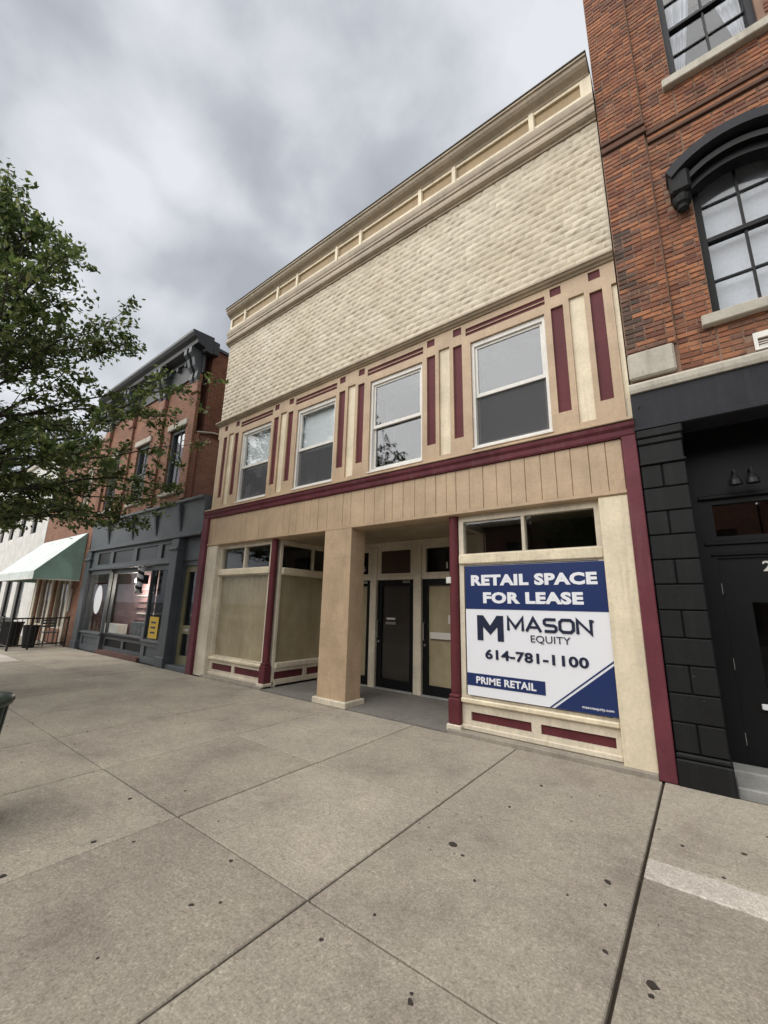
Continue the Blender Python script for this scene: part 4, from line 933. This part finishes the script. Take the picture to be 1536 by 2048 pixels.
# white oval window sign, yellow poster, red neon-like round sign
m_ = MB(); m_.v = []
ov = [(-15.83+0.30*math.cos(a), 1.60+0.46*math.sin(a)) for a in [2*math.pi*i/28 for i in range(28)]]
o = MB().extrude_y(ov, 0.075, 0.085).build('oval_sign', SIGNW); tag(o, 'white oval sign on the grey shopfront glass left of the barber pole', 'sign')
PO = thing('window_poster', (-11.7, 0.08, 0.6), 'yellow poster low in the grey shop window', 'poster')
box('sheet', YELLOW, PO, -11.95, -11.45, 0.078, 0.086, 0.63, 1.18, 0)
for k in range(3): box('printed_line', INK, PO, -11.85, -11.58, 0.075, 0.0775, 0.75+.13*k, 0.80+.13*k, 0)
RS = thing('hanging_sign', (-11.5, 0.3, 1.6), 'round red sign hanging inside the grey shop window', 'sign')
m_ = MB().extrude_y([(-11.52+0.26*math.cos(a), 1.95+0.26*math.sin(a)) for a in [2*math.pi*i/24 for i in range(24)]], 0.30, 0.33); m_.build('disc', plain('red_enamel', (0.30, 0.04, 0.025), 0.4), RS)
box('printed_bar', STICK, RS, -11.66, -11.38, 0.296, 0.2995, 1.92, 1.98, 0); MB().tube([(-11.52, 0.315, 2.2), (-11.52, 0.315, 2.55)], 0.006, 5).build('chain', IRON, RS)
PL = thing('pendant_lamp', (-14.3, 0.6, 2.0), 'small lit pendant lamp inside the grey barber shop', 'lamp')
MB().tube([(-14.3, 0.6, 2.3), (-14.3, 0.6, 2.555)], 0.008, 5).build('cord', IRON, PL)
bm_, bt_, bb_ = new_mat('lit_bulb'); bb_.inputs['Emission Color'].default_value = (1, 0.78, 0.5, 1); bb_.inputs['Emission Strength'].default_value = 6
MB().lathe(-14.3, 0.6, [(0.02, 2.12), (0.09, 2.16), (0.11, 2.22), (0.07, 2.29), (0.02, 2.31)], 12).build('bulb', bm_, PL, smooth=True)
ll = bpy.data.lights.new('bulb_light', 'POINT'); ll.energy = 22; ll.color = (1, 0.88, 0.75); ll.shadow_soft_size = 0.1
lo = bpy.data.objects.new('bulb_light', ll); place(lo, (-14.3, 0.55, 2.0), PL)
# barber pole
BP = thing('barber_pole', (-12.35, -0.14, 1.75), 'black and white spiral barber pole on grey shopfront', 'barber pole')
m_ = MB(); seg, hh = 14, 40
for j in range(hh+1):
    for i in range(seg):
        a = 2*math.pi*i/seg; m_.v.append((-12.35+.085*math.cos(a), -0.16+.085*math.sin(a), 1.86+0.62*j/hh))
for j in range(hh):
    for i in range(seg):
        q = (i+1) % seg; m_.f.append((j*seg+i, j*seg+q, (j+1)*seg+q, (j+1)*seg+i)); m_.mi.append(1 if ((i/seg + j/hh*3.0) % 1.0) < 0.45 else 0)
m_.build('spiral_cylinder', [SIGNW, IRON], BP, smooth=True)
for z in (1.78, 2.48): MB().lathe(-12.35, -0.16, [(0.06, z), (0.105, z+.015), (0.105, z+.06), (0.06, z+.085)], 14).build('end_cap', METAL, BP)
box('wall_bracket', IRON, BP, -12.40, -12.30, -0.14, 0.05, 2.05, 2.30, 0.006)

# ================================================================== FURTHER LEFT: AWNING BUILDING, WHITE BUILDING
AB = thing('brick_building', (-20.2, 0.1, 0), 'orange brick building above the pale green awning', 'building')
aw_ = [(-19.1, -18.2, 4.9, 6.7), (-21.6, -20.7, 4.9, 6.7)]
MB().plate(-22.9, LX0-.002, 0.0, 7.6, aw_+[(-22.3, -20.6, 0.5, 2.5), (-20.2, -18.6, 0.5, 2.5)], 0.02, 0.3).build('wall', FBRICK3, AB)
box('rear_wall', FBRICK, AB, -22.9, LX0-.002, 1.2, 14, 0, 7.5, 0)
box('parapet_cap', STONE, AB, -22.95, LX0-.004, -0.08, 0.4, 7.6, 7.75, 0.02)
for (a, c, d, e_) in aw_+[(-22.3, -20.6, 0.5, 2.5), (-20.2, -18.6, 0.5, 2.5)]:
    Wd = MB().plate(a+.001, c-.001, d+.001, e_-.001, [(a+.09, c-.09, d+.09, e_-.09)], 0.08, 0.2).build('window', CREAM2, AB)
    box('pane', GLASSM, Wd, a+.089, c-.089, 0.12, 0.13, d+.089, e_-.089, 0); box('mullion', CREAM2, Wd, (a+c)/2-.04, (a+c)/2+.04, 0.09, 0.119, d+.09, e_-.09, 0)
MB().tube([(-18.15, -0.02, 1.15), (-18.15, -0.02, 1.95)], 0.045, 6).build('downpipe', STICK, AB)
for x in (-22.5, -20.4, -18.4): box('door_post', CREAM2, AB, x-.12, x+.12, -0.05, 0.018, 0, 2.6, 0.01)
AW_ = thing('awning', (-20.2, -0.6, 2.2), 'pale canvas awning with teal green end over patio', 'awning')
ax0, ax1 = -22.8, -17.62
m_ = MB()
for k in range(12):
    a, c = ax0+(ax1-ax0)*k/12, ax0+(ax1-ax0)*(k+1)/12
    m_.quad((a, -1.32, 2.50), (c, -1.32, 2.50), (c, 0.0, 3.97), (a, 0.0, 3.97))
    m_.quad((a, -1.32, 2.22), (c, -1.32, 2.22), (c, -1.32, 2.50), (a, -1.32, 2.50))
m_.quad((ax1, 0.0, 3.95), (ax1, -1.30, 2.48), (ax0, -1.30, 2.48), (ax0, 0.0, 3.95))
m_.build('canopy', AWN_W, AW_)
MB().extrude_x([(0.0, 2.24), (-1.318, 2.24), (-1.318, 2.50), (0.0, 3.968)], ax1+.001, ax1+.02).build('end_panel', AWN_G, AW_)
MB().extrude_x([(0.0, 2.24), (-1.318, 2.24), (-1.318, 2.50), (0.0, 3.968)], ax0-.02, ax0-.001).build('end_panel', AWN_G, AW_)
for yy in ((0.0, -1.318),): MB().tube([(ax1+.012, 0.0, 2.235), (ax1+.012, -1.318, 2.235), (ax0-.01, -1.318, 2.235)], 0.022, 6).build('frame_tube', STICK, AW_)
WB = thing('white_building', (-30, 0.1, 0), 'white painted building with dark windows at far end of row', 'building')
ww = [(-24.6-2.1*k-0.9, -24.6-2.1*k, 4.6, 6.4) for k in range(8)] + [(-24.6-2.1*k-1.3, -24.6-2.1*k, 0.6, 2.8) for k in range(8)]
MB().plate(-44, -22.91, 0.0, 8.2, ww, 0.0, 0.3).build('wall', WHITEB, WB); box('rear_wall', WHITEB, WB, -44, -22.91, 1.2, 14, 0, 8.0, 0)
for (a, c, d, e_) in ww:
    Wd = MB().plate(a+.001, c-.001, d+.001, e_-.001, [(a+.08, c-.08, d+.08, e_-.08)], 0.08, 0.2).build('window', IRON, WB); box('pane', GLASSM, Wd, a+.079, c-.079, 0.12, 0.13, d+.079, e_-.079, 0)
    box('interior', DARK, Wd, a-.1, c+.1, 0.8, 0.9, d, e_, 0)
box('parapet_cap', STONE, WB, -44, -22.92, -0.1, 0.4, 8.2, 8.4, 0.02)

# ================================================================== PATIO: RAILING, PLANTERS, CHAIR
FN = thing('iron_railing', (-18.5, -1.2, 0), 'black iron railing round the patio under the awning', 'railing')
def rail_run(p, q):
    p, q = Vector(p), Vector(q); L = (q-p).length; n = max(2, int(L/0.13))
    for z in (0.14, 0.96): MB().tube([p+Vector((0, 0, z)), q+Vector((0, 0, z))], 0.024, 5).build('rail', IRON, FN)
    for i in range(n+1):
        x = p+(q-p)*i/n; big = i % 8 == 0
        MB().tube([x+Vector((0, 0, 0 if big else 0.14)), x+Vector((0, 0, 1.02 if big else 0.96))], 0.030 if big else 0.012, 5).build('post' if big else 'picket', IRON, FN)
rail_run((-17.55, -0.12, 0), (-17.1, -1.7, 0)); rail_run((-17.1, -1.7, 0), (-21.5, -1.7, 0))
def planter(x, y, s, h, label, plant=True):
    P = thing('planter', (x, y, 0), label, 'planter')
    MB().lathe(x, y, [(s*0.7, 0), (s*0.78, 0.05), (s, h*0.93), (s*1.08, h*0.94), (s*1.08, h), (s*0.95, h), (s*0.9, h-.06)], 16).build('pot', IRON, P)
    if plant:
        m_ = MB()
        for k in range(500):
            a = random.uniform(0, 6.28); r = s*1.3*math.sqrt(random.random()); z = h+random.uniform(0, 0.75)
            c = Vector((x+r*math.cos(a), y+r*math.sin(a), z)); d = Vector((random.gauss(0, 1), random.gauss(0, 1), random.gauss(0, 1))).normalized()*0.07; e2 = d.cross(Vector((random.random(), random.random(), random.random()))).normalized()*0.03
            m_.quad(c-d, c+e2, c+d, c-e2)
        m_.build('foliage', LEAF, P)
planter(-17.95, -1.0, 0.22, 0.72, 'tall black planter standing close to the brick wall', False)
planter(-18.7, -1.35, 0.30, 0.80, 'black planter behind the iron railing at the picture edge', False)
CH = thing('patio_chair', (-18.2, -0.4, 0), 'grey metal patio chair against the brick wall', 'chair')
box('seat', GREYL, CH, -18.42, -18.0, -0.62, -0.2, 0.44, 0.47, 0.006)
for x in (-18.40, -18.02):
    for y in (-0.60, -0.22): MB().tube([(x, y, 0), (x, y, 0.44)], 0.014, 6).build('leg', GREYL, CH)
for z in (0.62, 0.72, 0.82): box('back_slat', GREYL, CH, -18.42, -18.40, -0.62, -0.2, z, z+.06, 0.004)
for y in (-0.60, -0.22): MB().tube([(-18.41, y, 0.47), (-18.43, y, 0.90)], 0.014, 6).build('back_post', GREYL, CH)

# ================================================================== GREEN LITTER BIN AT THE LEFT EDGE
GB = thing('litter_bin', (-4.43, -4.60, 0), 'dark green slatted litter bin at the left picture edge', 'litter bin')
bx, by = -4.42, -4.575
MB().lathe(bx, by, [(0.25, 0.06), (0.27, 0.4), (0.285, 0.80)], 24, False).build('liner', IRON, GB, smooth=True)
m_ = MB(); 
n = 26
for i in range(n):
    a = 2*math.pi*i/n; ca, sa = math.cos(a), math.sin(a)
    MB().tube([(bx+.27*ca, by+.27*sa, 0.03), (bx+.285*ca, by+.285*sa, 0.45), (bx+.315*ca, by+.315*sa, 0.82)], 0.015, 5).build('slat', GREENBIN, GB)
MB().lathe(bx, by, [(0.30, 0.80), (0.345, 0.815), (0.355, 0.84), (0.345, 0.865), (0.26, 0.875), (0.20, 0.87), (0.20, 0.80)], 28, False).build('rim', GREENBIN, GB, smooth=True)
MB().lathe(bx, by, [(0.30, 0.0), (0.30, 0.05), (0.26, 0.06)], 24).build('base', GREENBIN, GB)

# ================================================================== STREET TREES
def make_tree(x, y, seed, H=9.2, label='', leaves=46, ymax=99):
    rg = random.Random(seed)
    T = thing('street_tree', (x, y, 0), label, 'tree', None)
    SC = H/9.0
    def prof(z):
        k = [(2.2, 1.9), (3.0, 3.2), (4.2, 4.2), (5.2, 3.95), (6.4, 3.3), (7.4, 2.3), (8.4, 1.15), (9.2, 0.2)]
        z = z*9.2/H
        if z <= k[0][0]: return k[0][1]*SC
        for (a, r), (b_, s) in zip(k, k[1:]):
            if z <= b_: return (r+(s-r)*(z-a)/(b_-a))*SC
        return 0.1
    tr = MB(); tp = []; tx = ty = 0.0
    for i in range(12):
        z = H*0.95*i/11; tx += rg.uniform(-.05, .05); ty += rg.uniform(-.05, .05); tp.append(Vector((x+tx, y+ty, z)))
    tr.tube(tp, [max(0.015, 0.17*(1-i/11.5)**0.8) for i in range(12)], 10)
    trunk = tr.build('trunk', BARK, T, smooth=True)
    br = MB(); lf = MB(); tips = []
    def trunk_at(z):
        q = z/(H*0.95)*11; i = min(10, int(q)); return tp[i].lerp(tp[i+1], q-i)
    NB = 132
    for n in range(NB):
        z0_ = 2.5+(H*0.93-2.5)*((n+rg.random()*0.7)/NB)**1.25; a = n*2.399+rg.uniform(-.4, .4)
        p0 = trunk_at(z0_); up = rg.uniform(0.12, 0.62)+0.5*(z0_/H)
        zt = min(H*1.0, z0_+prof(z0_)*up*0.75)
        L = prof(zt)*rg.choice((0.65, 0.82, 0.9, 0.96, 1.02))
        end = Vector((x+L*math.cos(a), y+L*math.sin(a), zt + rg.uniform(-.2, .3)))
        pts = []; K = 7
        for i in range(K):
            u = i/(K-1); p = p0.lerp(end, u); p.z += 0.28*math.sin(u*math.pi)*(1 if up < 0.5 else 0.2)
            if 0 < i: p += Vector((rg.gauss(0, .06), rg.gauss(0, .06), rg.gauss(0, .05)))
            pts.append(p)
        r0 = 0.02+0.02*L/3*(1.2-z0_/H)
        br.tube(pts, [r0*(1-0.85*i/(K-1)) for i in range(K)], 5)
        d0 = (pts[-1]-pts[0]).normalized()
        nt_ = max(4, int(L*4.6))
        for k in range(nt_):
            u = 0.20+0.80*(k+rg.random())/nt_; u = min(u, 0.999)
            i = min(K-2, int(u*(K-1))); q = pts[i].lerp(pts[i+1], u*(K-1)-i)
            dv = (d0*0.75+Vector((rg.gauss(0, .6), rg.gauss(0, .6), rg.gauss(0.12, .45)))).normalized()*rg.uniform(0.28, 0.75)
            e2 = q+dv; e2.z -= 0.06
            br.tube([q, (q+e2)/2+Vector((0, 0, .03)), e2], [0.008, 0.006, 0.003], 4)
            for m2 in range(int(leaves*rg.uniform(0.5, 1.15))):
                s = rg.random()**0.55; c = q.lerp(e2, s)+Vector((rg.gauss(0, .07), rg.gauss(0, .07), rg.gauss(0, .06)))
                if c.y > ymax: continue
                ld = (dv.normalized()*0.6+Vector((rg.gauss(0, .7), rg.gauss(0, .7), rg.gauss(-.25, .6)))).normalized()
                sd = ld.cross(Vector((rg.gauss(0, .5), rg.gauss(0, .5), 1))).normalized(); nn = ld.cross(sd)
                l_, w_ = rg.uniform(.040, .078), rg.uniform(.023, .042)
                lf.quad(c-ld*l_, c+sd*w_-ld*l_*.1+nn*.006, c+ld*l_, c-sd*w_-ld*l_*.1+nn*.006)
    br.build('branches', BARK, T, smooth=True); lf.build('crown', LEAF, T)
    return T
T1 = make_tree(-10.9, -4.66, 5, 9.9, 'leafy green street tree overhanging the sidewalk at left edge', ymax=-0.35)
def copy_tree(src, loc, rz, s, label):
    r = src.copy(); COL.objects.link(r); r.location = loc; r.rotation_euler = (0, 0, rz); r.scale = (s, s, s); r['label'] = label
    for ch in src.children:
        c = ch.copy(); COL.objects.link(c); c.parent = r
    return r
copy_tree(T1, (-15.2, -17.0, -0.02), 2.0, 1.0, 'street tree across the road mirrored in the first-floor window')
copy_tree(T1, (-3.4, -17.5, -0.02), 4.1, 0.95, 'street tree across the road mirrored in the shop transom')

# ================================================================== ACROSS THE ROAD (seen only in the glass)
tag(MB().box(-60, 40, -26, -18.2, -0.3, 0.0, 0.02).build('sidewalk_opposite', CONCK), kind='structure')
for k, (xa, xb, h, mt, lab) in enumerate(((-34, -22, 8.5, FBRICK, 'red brick building across the road, farthest along, mirrored in glass'), (-21.9, -9, 7.4, FBRICK2, 'dusty pink brick building across the road mirrored in the shop glass'), (-8.9, 3, 9.0, FBRICK3, 'orange brick building across the road mirrored in the shop glass'), (3.1, 14, 7.8, FBRICK, 'dark red brick building across the road behind the camera'))):
    OB = thing('building', ((xa+xb)/2, -24, 0), lab, 'building')
    n = int((xb-xa)/2.4); ho = []
    for i in range(n):
        c = xa+(xb-xa)*(i+.5)/n; ho += [(c-.5, c+.5, 4.3, 6.2), (c-.9, c+.9, 0.5, 2.9)]
    m_ = MB(); m_.plate(xa, xb, 0, h, ho, -23.0, -23.3); m_.build('wall', mt, OB)
    box('rear_wall', DARK, OB, xa, xb, -27, -23.31, 0, h-.2, 0); box('cornice', STONE, OB, xa, xb, -23.3, -22.6, h, h+.35, 0.05)
    for (a, c, d, e_) in ho:
        box('window', GLASSM, OB, a+.002, c-.002, -23.25, -23.2, d+.002, e_-.002, 0)
